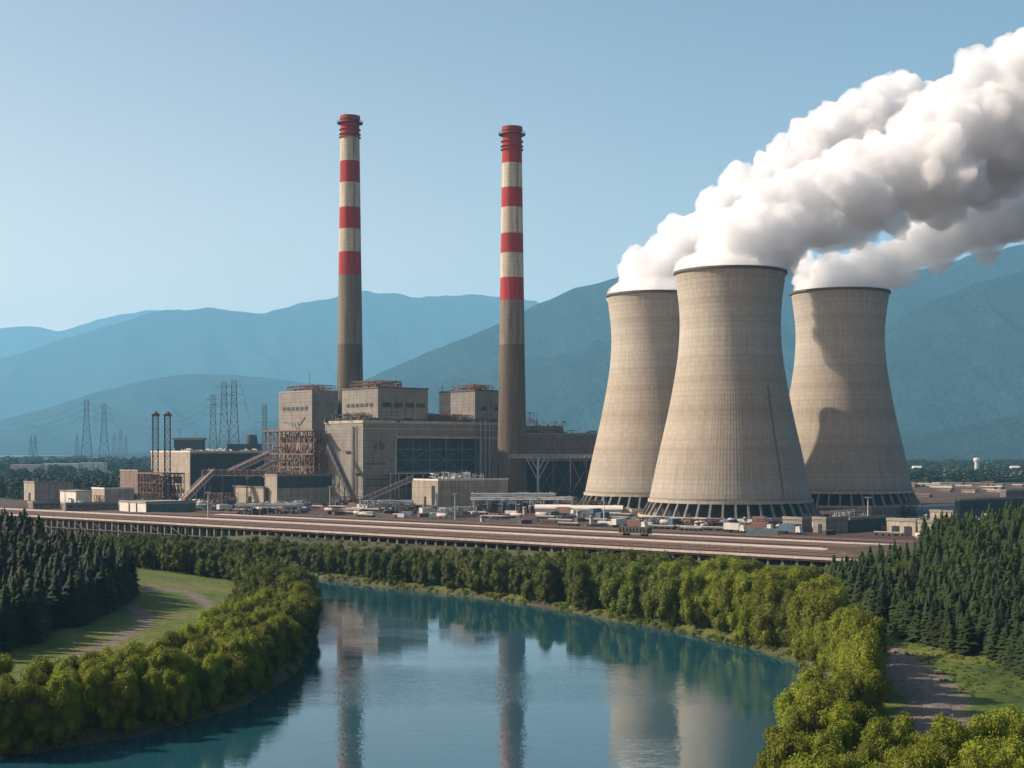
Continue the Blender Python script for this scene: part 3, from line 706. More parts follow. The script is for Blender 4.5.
c.build('brace', M['kerb'], t)
# diagonal conveyors leaning on the lit gable
def conveyor(name, label, a, b, wdt, hgt, mat='rust', posts=3, seg=10, group='inclined conveyors of the power station', base=0):
    A = Vector(a); B = Vector(b); t = thing(name, label, 'conveyor', (A.x, A.y, 0), 0, group); off = Vector((A.x, A.y, 0)); a_, b_ = A-off, B-off
    g = MB(); d = (b_-a_); n = Vector((0, 0, 1)).cross(d).normalized()*wdt/2; up = Vector((0, 0, hgt))
    vs = [a_-n, a_+n, a_+n+up, a_-n+up, b_-n, b_+n, b_+n+up, b_-n+up]
    g.add(vs, [(0,1,2,3),(7,6,5,4),(0,4,5,1),(1,5,6,2),(2,6,7,3),(3,7,4,0)]); g.build('gallery', M[mat], t)
    rl = MB()
    for sgn in (-1, 1):
        o = n*sgn*1.08; rl.bar(a_+o+up*1.25, b_+o+up*1.25, .14); rl.bar(a_+o-up*.15, b_+o-up*.15, .22)
        for k in range(seg+1):
            p = a_+d*k/seg+o; rl.bar(p-up*.15, p+up*1.25, .1)
            if k < seg: q = a_+d*(k+1)/seg+o; rl.bar(p-up*.15, q+up*.9, .09)
    rl.build('railing', M['pale_steel' if mat == 'rust' else 'dark_steel'], t)
    for k in range(posts):
        p = a_+d*(k+.7)/(posts+.3)
        if p.z < base+2.5: continue
        q = MB()
        for sgn in (-1, 1): q.bar((p+n*sgn*.9).to_tuple(), ((p+n*sgn*1.3).x, (p+n*sgn*1.3).y, base), .3)
        for zz in np.arange(base+2, p.z-2, 4): q.bar(p+n*.95-Vector((0,0,p.z-zz)), p-n*.95-Vector((0,0,p.z-zz-3)), .16)
        q.build('trestle', M['dark_steel'], t)
    return t
def P3(px, py, D): return (W(px, D), D, HZ(py, D))
conveyor('conveyor', 'steep dark conveyor descending across the sunlit end wall of the main hall', P3(329, 447, 838), P3(353, 500, 806), 3, 2, 'dark_steel', 1)
conveyor('conveyor', 'rust red conveyor climbing to the low hall with tan walls', P3(360, 503, 770), P3(413, 480, 772), 3, 2.0, 'rust', 4)
conveyor('conveyor', 'broad rusty conveyor rising from the ground beside the twin lattice masts', P3(183, 503, 800), P3(212, 474, 812), 4.5, 2.6, 'rust', 3)
conveyor('conveyor', 'level rusty pipe gallery running to the steel frame', P3(202, 475, 812), P3(266, 475, 822), 3, 2.4, 'rust', 5)
conveyor('conveyor', 'rusty inclined gallery rising from level gallery to steel frame', P3(229, 474, 816), P3(268, 456, 834), 2.5, 2.2, 'rust', 0)
conveyor('conveyor', 'short lower rusty gallery meeting the base of the steel frame', P3(247, 478, 822), P3(274, 464, 834), 2.2, 1.8, 'rust', 0)

# --- other halls
t, Lf, Mf, hh = hall('workshop', 265, 277, 332, 475.5, 800, M['cladding'], 'low hall with blue grey shaded front and dark upper band below steel frame', 'building')
c = MB(); c.box(.3, Lf-.3, -.2, -.02, hh*.58, hh-.5); c.build('dark_band', M['dark_clad'], t)
hall('annex', 234, 263.5, 266, 487, 806, M['cladding'], 'low cream annex with a dark door beside the banded hall', 'building', doors=1, parapet=False)
t, Lf, Mf, hh = hall('machine_hall', 151, 190, 266, 452, 900, M['cladding'], 'long hall with cream end wall behind the twin lattice masts', 'building', roof='white_roof', parapet=True)
c = MB(); c.box(.4, Lf-.4, -.3, -.02, .4, hh-1.2); c.build('front_shade_sheet', M['dark_clad'], t)  # dark sheet over the front, its shade is put into the colour
c = MB(); clutter(c, 2, Lf-2, 2, Mf*.6, hh+.2, 2.4, 40, rnd, .2); c.build('rooftop_pipework', M['pale_steel'], t)
t, Lf, Mf, hh = hall('brown_shed', 120, 138, 153, 471, 915, M['brown_clad'], 'rust brown shed at the end of the long cream hall', 'building')
t, Lf, Mf, hh = hall('pump_house', 412, 438, 508, 480.5, 770, M['cladding'], 'low tan hall with pale roof edge and dark slot in front of main hall', 'building', roof='white_roof', pipes=4)
c = MB(); c.box(-.2, -.02, 3.0, 5.6, .4, hh-3); c.build('slot_shade', M['void'], t)  # dark raised strip painted for the shade in the slot
c = MB(); c.box(-.2, -.02, Mf*.45, Mf*.52, .4, hh*.4); c.build('door', M['void'], t)
c = MB(); clutter(c, 6, Lf*.7, 3, Mf*.7, hh+.2, 5, 90, rnd, .2); c.build('rooftop_pipework', M['steel'], t)
# turbine hall right of the second chimney
t, Lf, Mf, hh = hall('turbine_hall', 488, 527, 606, 434, 905, M['brown_clad'], 'brown clad hall between the second chimney and the cooling towers', 'building')
c = MB(); c.box(-1, Lf, -.35, -.02, .3, hh*.58); c.build('bay_shade_sheet', M['void'], t)  # dark sheet on the solid wall, painted as the bay's inner shade
c = MB(); c.box(1, Lf*.5, 4, 20, hh+.1, hh+5.5); c.build('rooftop_block', M['brown_clad'], t)
c = MB(); clutter(c, 2, Lf*.55, 3, 18, hh+5.6, 4, 30, rnd); scaffold(c, 2, 14, 6, 14, hh+5.6, hh+14, 2, 2, 2, .17, rnd); clutter(c, 2, Lf-2, .6, 3, hh+.3, 3, 80, rnd, .2); c.build('rooftop_pipework', M['dark_steel'], t)
t2 = thing('steel_canopy', 'pale steel canopy on a branching column in front of the brown hall', 'canopy', (W(510, 858), 858, 0), R(24))
c = MB(); c.truss((0, 0, HZ(458, 858)), (62, 0, HZ(458, 858)), 5, 2.2, 20, .3); c.build('roof_girder', M['steel'], t2)
c = MB(); c.bar((18.0, -2, 0), (18.0, -2, HZ(458, 858)), .75, 8); c.build('column', M['steel'], t2)
for sx in (-1, 1):
    for dz, ln in ((14, 8), (8, 5)):
        c = MB(); c.bar((18.0, -2, HZ(458, 858)-dz), (18.0+sx*ln, -2, HZ(458, 858)), .35, 6); c.build('branch', M['steel'], t2)
for xx in (30, 42, 53, 61):
    c = MB(); c.bar((xx, 1, 0), (xx, 1, HZ(458, 858)), .35); c.bar((xx, 1, 4), (xx-10, 1, HZ(462, 858)), .22); c.bar((xx, 1, 20), (xx-11, 1, 4), .22); c.build('frame', M['rust'], t2)
# twin lattice masts
def lattice_mast(x, y, z1, wd, label, group, mat='dark_steel', taper=1.0, seg=16, cat='lattice mast', name='lattice_mast', r=.3, cap=True):
    t = thing(name, label, cat, (x, y, 0), R(20), group); m = MB(); cr = [(-1,-1),(1,-1),(1,1),(-1,1)]
    def P(k, u): w_ = wd/2*(1+(taper-1)*(1-u)**1.6); return (cr[k][0]*w_, cr[k][1]*w_, z1*u)
    for i in range(seg):
        u0, u1 = i/seg, (i+1)/seg
        if taper > 1.5: u0, u1 = u0**.8, u1**.8
        for k in range(4):
            m.bar(P(k, u0), P(k, u1), r); m.bar(P(k, u1), P((k+1)%4, u1), r*.7)
            a, b_ = (k, (k+1)%4) if i % 2 else ((k+1)%4, k); m.bar(P(a, u0), P(b_, u1), r*.6)
            if taper > 1.5: m.bar(P(b_, u0), P(a, u1), r*.6)
    m.build('lattice', M[mat], t)
    if cap:
        c = MB(); c.cbox(0, 0, z1+.6, wd*1.5, wd*1.5, 1.2); c.lathe([(wd*.7, z1+1.2), (.3, z1+3)], 8); c.build('head', M[mat], t)
        l = MB(); l.bar((-wd/2-.4, 0, 0), (-wd/2-.4, 0, z1), .16); l.build('ladder', M['rust'], t)
    return t
lattice_mast(W(155.5, 850), 850, HZ(416, 850), 3.2, 'dark lattice mast on the outer side of the twin pair', 'twin lattice masts', seg=13)
lattice_mast(W(167.5, 850), 850, HZ(416, 850), 3.2, 'dark lattice mast on the power station side of the twin pair', 'twin lattice masts', seg=13)
t = thing('steel_pipe_frame', 'dark low steel frame full of pipes around the feet of the twin masts', 'steel structure', (W(172, 842), 842, 0), TH)
c = MB(); scaffold(c, -6, 8, 0, 34, 0, 18, 4, 8, 3, .25, rnd, .9); c.build('frame', M['rust'], t)
c = MB()
for k in range(3): clutter(c, -6, 8, 0, 34, k*6, 5.5, 90, rnd, .3)
c.build('pipework', M['dark_steel'], t)
c = MB(); c.box(-6.3, 8.3, -.3, 34.3, 17.4, 18.2); c.build('floor', M['rust'], t)
# left low sheds
hall('warehouse', 24, 34.5, 73, 482.5, 880, M['cladding'], 'lone dark sided warehouse with cream end wall beside the wood', 'building', group='low buildings along the railway deck', doors=1)
hall('warehouse', 92, 104.5, 134, 489, 800, M['cladding'], 'small flat warehouse with pale roof below the brown shed', 'building', group='low buildings along the railway deck', roof='white_roof')
t, Lf, Mf, hh = hall('warehouse', 119.5, 146, 196, 503, 712, M['white'], 'low shed with three white panels and a grey green side on the deck edge', 'building', group='low buildings along the railway deck', windows=0)
c = MB(); c.box(.2, Lf-.2, -.2, -.02, .1, hh-.6); c.build('side_cladding', M['green_paint'], t)
for q in (.34, .62):
    c = MB(); c.box(-.25, -.02, Mf*q-.5, Mf*q+.5, .1, hh-.5); c.build('joint_post', M['void'], t)
hall('warehouse', 60, 76, 92, 491, 830, M['white'], 'small whitish shed between the lone warehouse and the pale roofed one', 'building', group='low buildings along the railway deck', parapet=False)
hall('garage', 28, 33, 60, 503, 760, M['brown_clad'], 'long brown open shed by the railway deck below the lone warehouse', 'building', group='low buildings along the railway deck', windows=5)
hall('garage', 62, 66, 118, 504, 735, M['brown_clad'], 'long brown open shed next to the shed with white panels', 'building', group='low buildings along the railway deck', windows=6)
# right side sheds
def shed(xl, xc, xr, yt, D, mat, label, **k): return hall('service_building', xl, xc, xr, yt, D, M[mat], label, 'building', group='service buildings in front of the cooling towers', **k)
shed(783, 802, 812, 519, 545, 'concrete', 'small box building with dark doors left of the dark shed', doors=3)
shed(813, 826, 848, 519, 538, 'concrete', 'low brown grey building with pipes on its roof beside the dark shed', doors=1)
shed(848, 850, 886, 519, 548, 'dark_clad', 'dark shed between the brown building and the two cream buildings', windows=0)
shed(887, 915.5, 917, 521, 520, 'cladding', 'cream square building on the left of the pair by the wooded hill', doors=2)
shed(918, 933.5, 976, 522.5, 505, 'cladding', 'cream and grey building on the right of the pair by the wooded hill', doors=1)
shed(858, 872, 900, 508, 640, 'brown_clad', 'flat brown building at the foot of the right cooling tower')
shed(930, 953, 956, 512, 600, 'cladding', 'small cream block behind the cream and grey building')
shed(955, 960, 1060, 500.5, 640, 'dark_clad', 'long dark shed with bluish side above the wooded hill', windows=9)
shed(872, 880, 962, 508.5, 690, 'steel', 'long low pale roofed shed behind the cream pair', roof='white_roof')
shed(1000, 1006, 1040, 491, 900, 'brown_clad', 'distant brown shed at the edge of the tan yard')

# pipe rack canopies in front of the right chimney
def pipe_rack(px0, px1, py, D, nposts, label, mat='pale_steel', rot=0, depth=14):
    x0 = W(px0, D); x1 = W(px1, D); Lr = x1-x0; z = HZ(py, D)
    t = thing('pipe_rack', label, 'pipe rack', (x0, D, 0), rot, 'pipe racks in the plant yard')
    c = MB(); c.box(0, Lr, 0, depth, z-.35, z); c.build('roof_deck', M[mat], t)
    c = MB()
    for k in range(5): c.bar((-.6, depth*(k+.5)/5, z+.6), (Lr+.6, depth*(k+.5)/5, z+.6), .32, 6)
    clutter(c, 0, Lr, 0, depth, z, 1.8, int(Lr*1.2), rnd, .2); c.build('pipework', M['steel'], t)
    for k in range(nposts):
        x = Lr*(k+.12)/(nposts-.76)
        c = MB(); c.box(x-.28, x+.28, .2, .76, 0, z-.353); c.box(x-.28, x+.28, depth-.8, depth-.2, 0, z-.353); c.build('post', M[mat], t)
    c = MB(); clutter(c, 0, Lr, 1, depth-1, 0, z*.7, int(Lr*1.5), rnd, .3); c.build('machinery', M['dark_steel'], t)
    return t
pipe_rack(472, 574, 499.5, 712, 8, 'long flat roofed steel pipe rack in front of the second chimney', rot=R(4))
pipe_rack(473, 556, 495.5, 735, 6, 'higher flat pipe rack standing behind the long roofed one', 'steel', rot=R(4))
pipe_rack(378, 412, 503, 712, 5, 'small grey pipe rack below the rust red conveyor', 'steel', depth=8)
pipe_rack(235, 300, 506, 690, 9, 'low pipe rack in front of the cream annex', 'steel', depth=8)

# ------------------------------------------------------------------ railway deck on posts
DANG = math.atan2(DT[1], DT[0])
def deck_pt(t_, s_): return (D0[0]+DT[0]*t_+DN[0]*s_, D0[1]+DT[1]*t_+DN[1]*s_)
va = thing('railway_viaduct', 'long railway deck on rows of posts running along the river bank', 'viaduct', (D0[0], D0[1], 0), DANG)
c = MB(); c.box(-110, 520, 0, 13, -1.1, .10); c.build('deck', M['grime'], va)
c = MB(); c.box(-110, 520, -.25, .30, -.50, .22); c.build('parapet', M['kerb'], va)
tt = -24.0; k = 0; post_n = 0
while tt < 452:
    if True:
        x, y = deck_pt(tt, 1.2); zb_ = H(x, y)-.4
        c = MB(); c.box(tt-.42, tt+.42, .7, 1.55, zb_, -1.103); x2, y2 = deck_pt(tt, 6.5); zb2 = min(H(x2, y2)-.4, -1.5); c.box(tt-.42, tt+.42, 6, 6.8, zb2, -1.103); c.box(tt-.35, tt+.35, 1.553, 5.997, -2.2, -1.5)
        c.build('post', M['darker_concrete'], va); post_n += 1
    tt += 4.9; k += 1
c = MB()
for q in np.arange(-24, 150, 14.7):
    c.bar((q, .4, -1.5), (q+14.7, .4, -8), .22)
c.box(-24, 180, .2, .6, -5.2, -4.8)
c.build('bracing', M['dark_steel'], va)
# tracks on the yard behind, parallel to the deck
def rail_track(s0, lab, t0=-90, t1=520):
    t = thing('railway_track', lab, 'railway track', (*deck_pt(0, s0), 0), DANG, 'railway tracks beside the viaduct')
    c = MB(); c.box(t0, t1, -1.9, 1.9, .02, .28); c.build('ballast', M['ballast'], t)
    c = MB()
    for u in np.arange(t0, t1, 1.6): c.cbox(u, 0, .33, .32, 2.6, .1)
    c.build('sleepers_bed' if False else 'sleeper_bed', M['tread'], t)
    for sy in (-.75, .75):
        c = MB(); c.box(t0, t1, sy-.06, sy+.06, .383, .53); c.build('rail', M['brown_clad'], t)
    return t
def strip(s0, s1, mat, lab, z=.35, t0=-90, t1=520):
    c = MB(); c.box(t0, t1, 0, s1-s0, .0, z); o = c.build('platform', M[mat], loc=(*deck_pt(0, s0), 0)); o.rotation_euler = (0, 0, DANG)
    tag(o, lab, 'platform', 'long loading platforms between the tracks'); return o
for i, (s0, lab) in enumerate(((5, 'railway track running along the viaduct deck'), (10, 'railway track on the landward side of viaduct deck'), (17, 'first railway track behind the viaduct deck'), (22, 'second railway track behind the viaduct deck'), (46, 'railway track just behind the front white platform'), (51, 'railway track between the two white platforms, front one of two'), (56, 'railway track just before the rear white platform'), (78, 'railway track just behind the rear white platform'), (84, 'outermost railway track, nearest the pipe racks'))):
    rail_track(s0, lab, t0=-90 if s0 < 40 else 40)
strip(31, 36, 'kerb', 'front long whitish platform parallel to the viaduct')
strip(62, 67, 'kerb', 'rear long whitish platform parallel to the viaduct', t0=90)
# lamp posts & small wagons
def wagon(t0, s0, n, mat, lab):
    for q in range(n):
        o = thing('freight_wagon', lab if n == 1 else lab, 'freight wagon', (*deck_pt(t0+q*14.5, s0), .55), DANG, 'freight wagons on the yard tracks')
        c = MB(); c.box(-6.5, 6.5, -1.4, 1.4, 1.0, 1.3)
        c.build('chassis', M['dark_steel'], o)
        c = MB(); c.add([(-6.2,-1.2,1.303),(6.2,-1.2,1.303),(6.2,1.2,1.303),(-6.2,1.2,1.303),(-6.6,-1.5,3.4),(6.6,-1.5,3.4),(6.6,1.5,3.4),(-6.6,1.5,3.4)], [(0,3,2,1),(4,5,6,7),(0,1,5,4),(1,2,6,5),(2,3,7,6),(3,0,4,7)])
        for u in np.linspace(-6, 6, 9): c.box(u-.08, u+.08, -1.62, -1.3, 1.5, 3.3)
        c.build('body', M[mat], o)
        for u in (-4.8, -3.2, 3.2, 4.8):
            c = MB(); c.bar((u, -.85, .45), (u, .85, .45), .45, 12); c.build('wheelset', M['rubber'], o)
# wagon(60, 51, 1, 'rust', 'single rusty open wagon on the track between the platforms')
# wagon(212, 17, 1, 'dark_steel', 'single dark open wagon right behind the viaduct deck')
wagon(352, 46, 1, 'dark_steel', 'single dark wagon between platforms in front of largest cooling tower')

# ------------------------------------------------------------------ yard objects
def tank_car(px0, px1, D, lab):
    x0, x1 = W(px0, D), W(px1, D); Lr = x1-x0
    t = thing('storage_shed', lab, 'storage shed', (x0, D, 0), R(-6), 'long white roofed sheds in front of the towers')
    c = MB(); c.box(0, Lr, 0, 9, 0, 2.6); c.build('wall', M['white'], t)
    n = 10; c = MB(); vs = []
    for i in range(n+1):
        a = math.pi*i/n; vs += [(-.3, 4.5-4.9*math.cos(a), 2.603+2.0*math.sin(a)), (Lr+.3, 4.5-4.9*math.cos(a), 2.603+2.0*math.sin(a))]
    fs = [(2*i, 2*i+1, 2*i+3, 2*i+2) for i in range(n)]+[tuple(range(0, 2*n+2, 2)), tuple(range(2*n+1, 0, -2)), (0, 2*n, 2*n+1, 1)]
    c.add(vs, fs); c.build('roof', M['white_roof'], t)
tank_car(571, 622, 690, 'long white shed left of the largest cooling tower')
tank_car(535, 570, 700, 'shorter white shed beside the long pipe rack')
def container(x, y, rz, mat, lab, big=1):
    t = thing('shipping_container', lab, 'container', (x, y, 0), rz, 'containers scattered in the plant yard'); t.scale = (.62, .62, .62)
    c = MB(); c.box(-6*big, 6*big, -1.3, 1.3, .1, 2.7)
    for u in np.linspace(-5.6*big, 5.6*big, 18): c.box(u-.12, u+.12, -1.36, -1.303, .2, 2.6)
    c.build('body', M[mat], t); c = MB(); c.box(6*big+.003, 6*big+.06, -1.15, 1.15, .25, 2.55); c.build('door', M['steel'], t)
def pipe_bundle(x, y, rz, lab, n=5, L_=12):
    t = thing('pipe_line', lab, 'pipeline', (x, y, 0), rz, 'low pipelines on the plant yard'); t.scale = (.6, .6, .6)
    for k in range(n):
        c = MB(); c.bar((-L_, k*1.1, 1.4+(k%2)*.8), (L_, k*1.1, 1.4+(k%2)*.8), .38, 8); c.build('pipe', M[('dark_steel', 'steel', 'rust')[k%3]], t)
    for u in np.linspace(-L_+1, L_-1, 5):
        c = MB(); c.box(u-.2, u+.2, -.6, n*1.1, 0, 1.0); c.build('support', M['dark_steel'], t)
def vessel(x, y, rz, lab, r=1.8, L_=7, mat='white'):
    t = thing('storage_tank', lab, 'tank', (x, y, 0), rz, 'storage tanks in the plant yard'); t.scale = (.55, .55, .55)
    c = MB(); pr = [(.01, -L_/2-r*.5), (r*.7, -L_/2-r*.35), (r, -L_/2), (r, L_/2), (r*.7, L_/2+r*.35), (.01, L_/2+r*.5)]
    c.lathe(pr, 20); c.v = [(z, x_, y_+r+.8) for x_, y_, z in c.v]; c.build('shell', M[mat], t, True)
    for u in (-L_*.3, L_*.3):
        c = MB(); c.box(u-.3, u+.3, -r*.8, r*.8, 0, r+.3); c.build('saddle', M['concrete_plain'], t)
def silo(x, y, r, h, lab, mat='white', name='silo'):
    t = thing(name, lab, 'silo', (x, y, 0), 0, 'upright tanks in the plant yard'); c = MB(); c.lathe([(r, 0), (r, h), (r*.3, h+r*.35), (.05, h+r*.35)], 24); c.build('shell', M[mat], t, False)
    c = MB(); c.bar((0, -r-.3, 0), (0, -r-.3, h+1), .12); c.lathe([(r+.02, h-.4), (r+.5, h-.4), (r+.5, h-.2), (r+.02, h-.2)], 24, closed=True); c.build('ladder', M['dark_steel'], t)
def truck(x, y, rz, mat, lab):
    t = thing('lorry', lab, 'lorry', (x, y, 0), rz, 'lorries parked in the plant yard')
    c = MB(); c.box(-4.5, 2.2, -1.2, 1.2, 1.1, 3.6); c.build('cargo_box', M[mat], t)
    c = MB(); c.add([(2.5,-1.15,.7),(4.6,-1.15,.7),(4.6,1.15,.7),(2.5,1.15,.7),(2.5,-1.1,3),(4.1,-1.1,3),(4.1,1.1,3),(2.5,1.1,3)], [(0,3,2,1),(4,5,6,7),(0,1,5,4),(1,2,6,5),(2,3,7,6),(3,0,4,7)]); c.build('cab', M['white'], t)
    for u in (-3.4, -2.2, 3.5):
        for s in (-1, 1):
            c = MB(); c.bar((u, s*.8, .5), (u, s*1.15, .5), .5, 12); c.build('wheel', M['rubber'], t)
def clear(x, y, m=3):
    for (fx, fy, l, mm_) in FOOT:
        dx, dy = x-fx, y-fy; lx = dx*CT+dy*ST; ly = -dx*ST+dy*CT
        if -m < lx < l+m and -m < ly < mm_+m: return False
    for (tx, ty) in TWS:
        if math.hypot(x-tx, y-ty) < 48+m: return False
    dx, dy = x-X0, y-830; lx = dx*CT+dy*ST; ly = -dx*ST+dy*CT
    if -24 < lx < LM+3 and -8 < ly < 90: return False
    return s_of(x, y) > 92
rn = random.Random(77); zones = [((0, 120), 'near the low brown sheds by the deck'), ((120, 235), 'below the twin lattice masts'), ((235, 360), 'before the banded hall and the main hall'), ((360, 470), 'around the low tan hall'), ((470, 600), 'below the second chimney'), ((600, 780), 'at the foot of the largest cooling tower'), ((780, 1020), 'behind the cream pair of buildings')]
cols = [('rust', 'rust red'), ('tread', 'dark brown'), ('tread', 'dark brown'), ('rust', 'rust red'), ('blue', 'faded blue'), ('white', 'whitish'), ('green_paint', 'dull green'), ('brown_clad', 'brown')]
placed = []
for (pa, pb), where in zones:
    cnt = int((pb-pa)/2.6)
    for q in range(cnt):
        for _ in range(30):
            px = rn.uniform(pa, pb); D = rn.uniform(480, 830 if px < 560 else 700)**1.0; x = W(px, D)
            if clear(x, D) and all(math.hypot(x-a, D-b) > 6.5 for a, b in placed): break
        else: continue
        placed.append((x, D)); k = rn.random(); rz = DANG+rn.choice([0, 0, math.pi/2])+rn.uniform(-.05, .05)
        if k < .40: cc = rn.choice(cols); container(x, D, rz, cc[0], f'{cc[1]} shipping container {where}')
        elif k < .66: pipe_bundle(x, D, rz, f'low bundle of grey and rusty pipes {where}', rn.choice([3, 4, 5]), rn.uniform(8, 14))
        elif k < .78: vessel(x, D, rz, f'lying pale storage tank {where}', rn.uniform(1.3, 2), rn.uniform(6, 11), 'kerb')
        elif k < .86: silo(x, D, rn.uniform(.8, 1.6), rn.uniform(2.5, 4.5), f'small upright pale tank {where}', rn.choice(['kerb', 'steel']))
        else: truck(x, D, rz, rn.choice(['white', 'blue', 'rust']), f'box lorry parked {where}')
def process_unit(px, D, wx, wy, h, lab, mat='rust'):
    t = thing('process_unit', lab, 'steel structure', (W(px, D), D, 0), TH, 'small pipe frames on the plant yard'); placed.append((W(px, D), D))
    c = MB(); scaffold(c, 0, wx, 0, wy, 0, h, max(2, int(wx/4)), max(2, int(wy/4)), max(1, int(h/3)), .16, rn, .7); c.build('frame', M[mat], t)
    c = MB(); clutter(c, 0, wx, 0, wy, 0, h*1.1, int(wx*wy/1.6), rn, .24); c.build('pipework', M[rn.choice(['dark_steel', 'steel', 'tread'])], t)
for a in ((222, 770, 10, 14, 8, 'rusty pipe frame under the level pipe gallery', 'rust'), (243, 735, 12, 8, 4, 'low dark pipe frame before the cream annex', 'dark_steel'), (285, 745, 16, 8, 5, 'dark pipe frame before the banded hall', 'dark_steel'),
          (340, 770, 14, 7, 6, 'pipe frame at the foot of the sunlit end wall', 'dark_steel'), (368, 740, 16, 8, 5, 'grey pipe frame beneath the rust red conveyor', 'steel'), (400, 700, 18, 7, 4, 'low pipe frame before the slotted end of tan hall', 'dark_steel'),
          (445, 690, 20, 6, 3.5, 'low long pipe frame before the front of tan hall', 'steel'), (590, 735, 12, 8, 5, 'dark pipe frame beside the foot of the left tower', 'dark_steel'), (560, 745, 12, 8, 7, 'rusty pipe frame behind the long white shed', 'rust'),
          (640, 590, 18, 6, 3, 'low pipe frame before the base of the largest tower', 'dark_steel'), (690, 575, 18, 6, 3, 'low rusty pipe frame at the middle of the largest tower base', 'rust'), (765, 560, 14, 6, 4, 'dark pipe frame left of the small box building', 'dark_steel'),
          (845, 620, 16, 8, 5, 'dark pipe frame at the right cooling tower foot', 'dark_steel'), (905, 660, 14, 8, 6, 'rusty pipe frame right of the right cooling tower', 'rust'), (100, 800, 10, 8, 6, 'rusty pipe frame left of the brown shed', 'rust'), (200, 735, 14, 8, 4, 'dark pipe frame behind the shed with white panels', 'dark_steel')):
    process_unit(*a)
# thin lamp masts
def lamp_mast(px, D, h, lab):
    t = thing('lamp_mast', lab, 'lamp mast', (W(px, D), D, 0), 0, 'lamp masts of the plant'); c = MB(); c.bar((0,0,0), (0,0,h), .28, 8, r2=.16); c.build('pole', M['pale_steel'], t)
    c = MB(); c.cbox(0, 0, h, 2.6, .5, .4); c.build('lamp_head', M['pale_steel'], t)
for px, D, h, lab in ((330, 725, 13, 'pale lamp mast before the banded hall'), (208, 660, 12, 'pale lamp mast by the shed with white panels'), (455, 640, 12, 'pale lamp mast before the low tan hall'), (604, 600, 12, 'pale lamp mast left of the largest cooling tower'), (868, 590, 12, 'pale lamp mast above the dark shed'), (65, 700, 12, 'pale lamp mast between the two brown open sheds')): lamp_mast(px, D, h, lab)

# ------------------------------------------------------------------ pylons, wires, far structures
def pylon(px, ytop, ybase, D, lab, arms=3, wfac=.21, thick=.2):
    h = HZ(ytop, D); x = W(px, D); wd = h*.045; tap = h*wfac/wd
    t = thing('electricity_pylon', lab, 'pylon', (x, D, -1), R(15), 'electricity pylons on the plain'); m = MB(); cr = [(-1,-1),(1,-1),(1,1),(-1,1)]
    def P(k, u): w_ = wd/2*(1+(tap-1)*(1-u)**1.7); return (cr[k][0]*w_, cr[k][1]*w_, h*u)
    us = [0, .16, .3, .42, .52, .61, .69, .76, .83, .89, .95, 1]
    for u0, u1 in zip(us[:-1], us[1:]):
        for k in range(4):
            m.bar(P(k, u0), P(k, u1), thick); m.bar(P(k, u1), P((k+1)%4, u1), thick*.7); m.bar(P(k, u0), P((k+1)%4, u1), thick*.6); m.bar(P((k+1)%4, u0), P(k, u1), thick*.6)
    m.build('lattice', M['dark_steel'], t); tips = []
    for a in range(arms):
        z = h*(.78+.085*a); w_ = h*(.115-.018*a); c = MB()
        for s in (-1, 1):
            c.bar((0, 0, z+h*.03), (s*w_, 0, z), thick*.6); c.bar((0, wd*.3, z), (s*w_, 0, z), thick*.6); c.bar((0, -wd*.3, z), (s*w_, 0, z), thick*.6); c.bar((s*w_, 0, z), (s*w_, 0, z-h*.03), thick*.5)
        c.build('cross_arm', M['dark_steel'], t); tips.append((w_, z-h*.03))
    rod = MB(); rod.bar((0,0,h), (0,0,h*1.04), thick*.5); rod.build('earth_rod', M['steel'], t)
    return (x, D, tips)
PYL = [pylon(86.5, 399, 449, 1500, 'lattice pylon on the outer side of the near pair over the wood'),
       pylon(104, 403, 449, 1520, 'lattice pylon on the power station side of the near pair over the wood'),
       pylon(213, 394, 447, 1350, 'slender pylon on the left of the tall group behind the long hall', wfac=.15),
       pylon(224, 381, 447, 1330, 'tall pylon in the middle of the group behind the long hall', wfac=.17),
       pylon(234, 380, 447, 1330, 'tall pylon on the right of the group behind the long hall', wfac=.17),
       pylon(264.5, 404, 447, 1300, 'thin pylon beside the rusty steel frame', arms=1, wfac=.05)]
for px, yt in ((31, 436), (35.5, 435), (77, 434), (114, 433), (120.5, 430), (126, 436)): pylon(px, yt, 449, 2600, 'tiny far pylon in the haze at the mountain foot', arms=2, thick=.22)
def wire(a, b, sag, lab):
    m = MB(); n = 14; A = Vector(a); B = Vector(b); pts = [A.lerp(B, i/n)-Vector((0, 0, sag*4*(i/n)*(1-i/n))) for i in range(n+1)]
    for p, q in zip(pts[:-1], pts[1:]): m.bar(p-A, q-A, .12, 3)
    o = m.build('power_line', M['dark_steel'], loc=a); tag(o, lab, 'power line', 'power lines between the pylons')
def tip(p, a, s): w_, z = p[2][min(a, len(p[2])-1)]; return (p[0]+s*w_*math.cos(R(15)), p[1]+s*w_*math.sin(R(15)), z-1)
for a in range(3):
    wire(tip(PYL[0], a, 1), tip(PYL[1], a, -1), 3, 'short wire between the near pylon pair')
    wire(tip(PYL[1], a, 1), tip(PYL[2], a, -1), 14, 'long sagging wire from near pylon pair to tall group')
    wire((W(-60, 1900), 1900, 60+a*9), tip(PYL[0], a, -1), 16, 'long sagging wire leaving the near pylon pair past the wood')
    wire(tip(PYL[4], a, 1), tip(PYL[5], 0, -1), 5, 'wire from the tall pylon group toward the thin pylon')
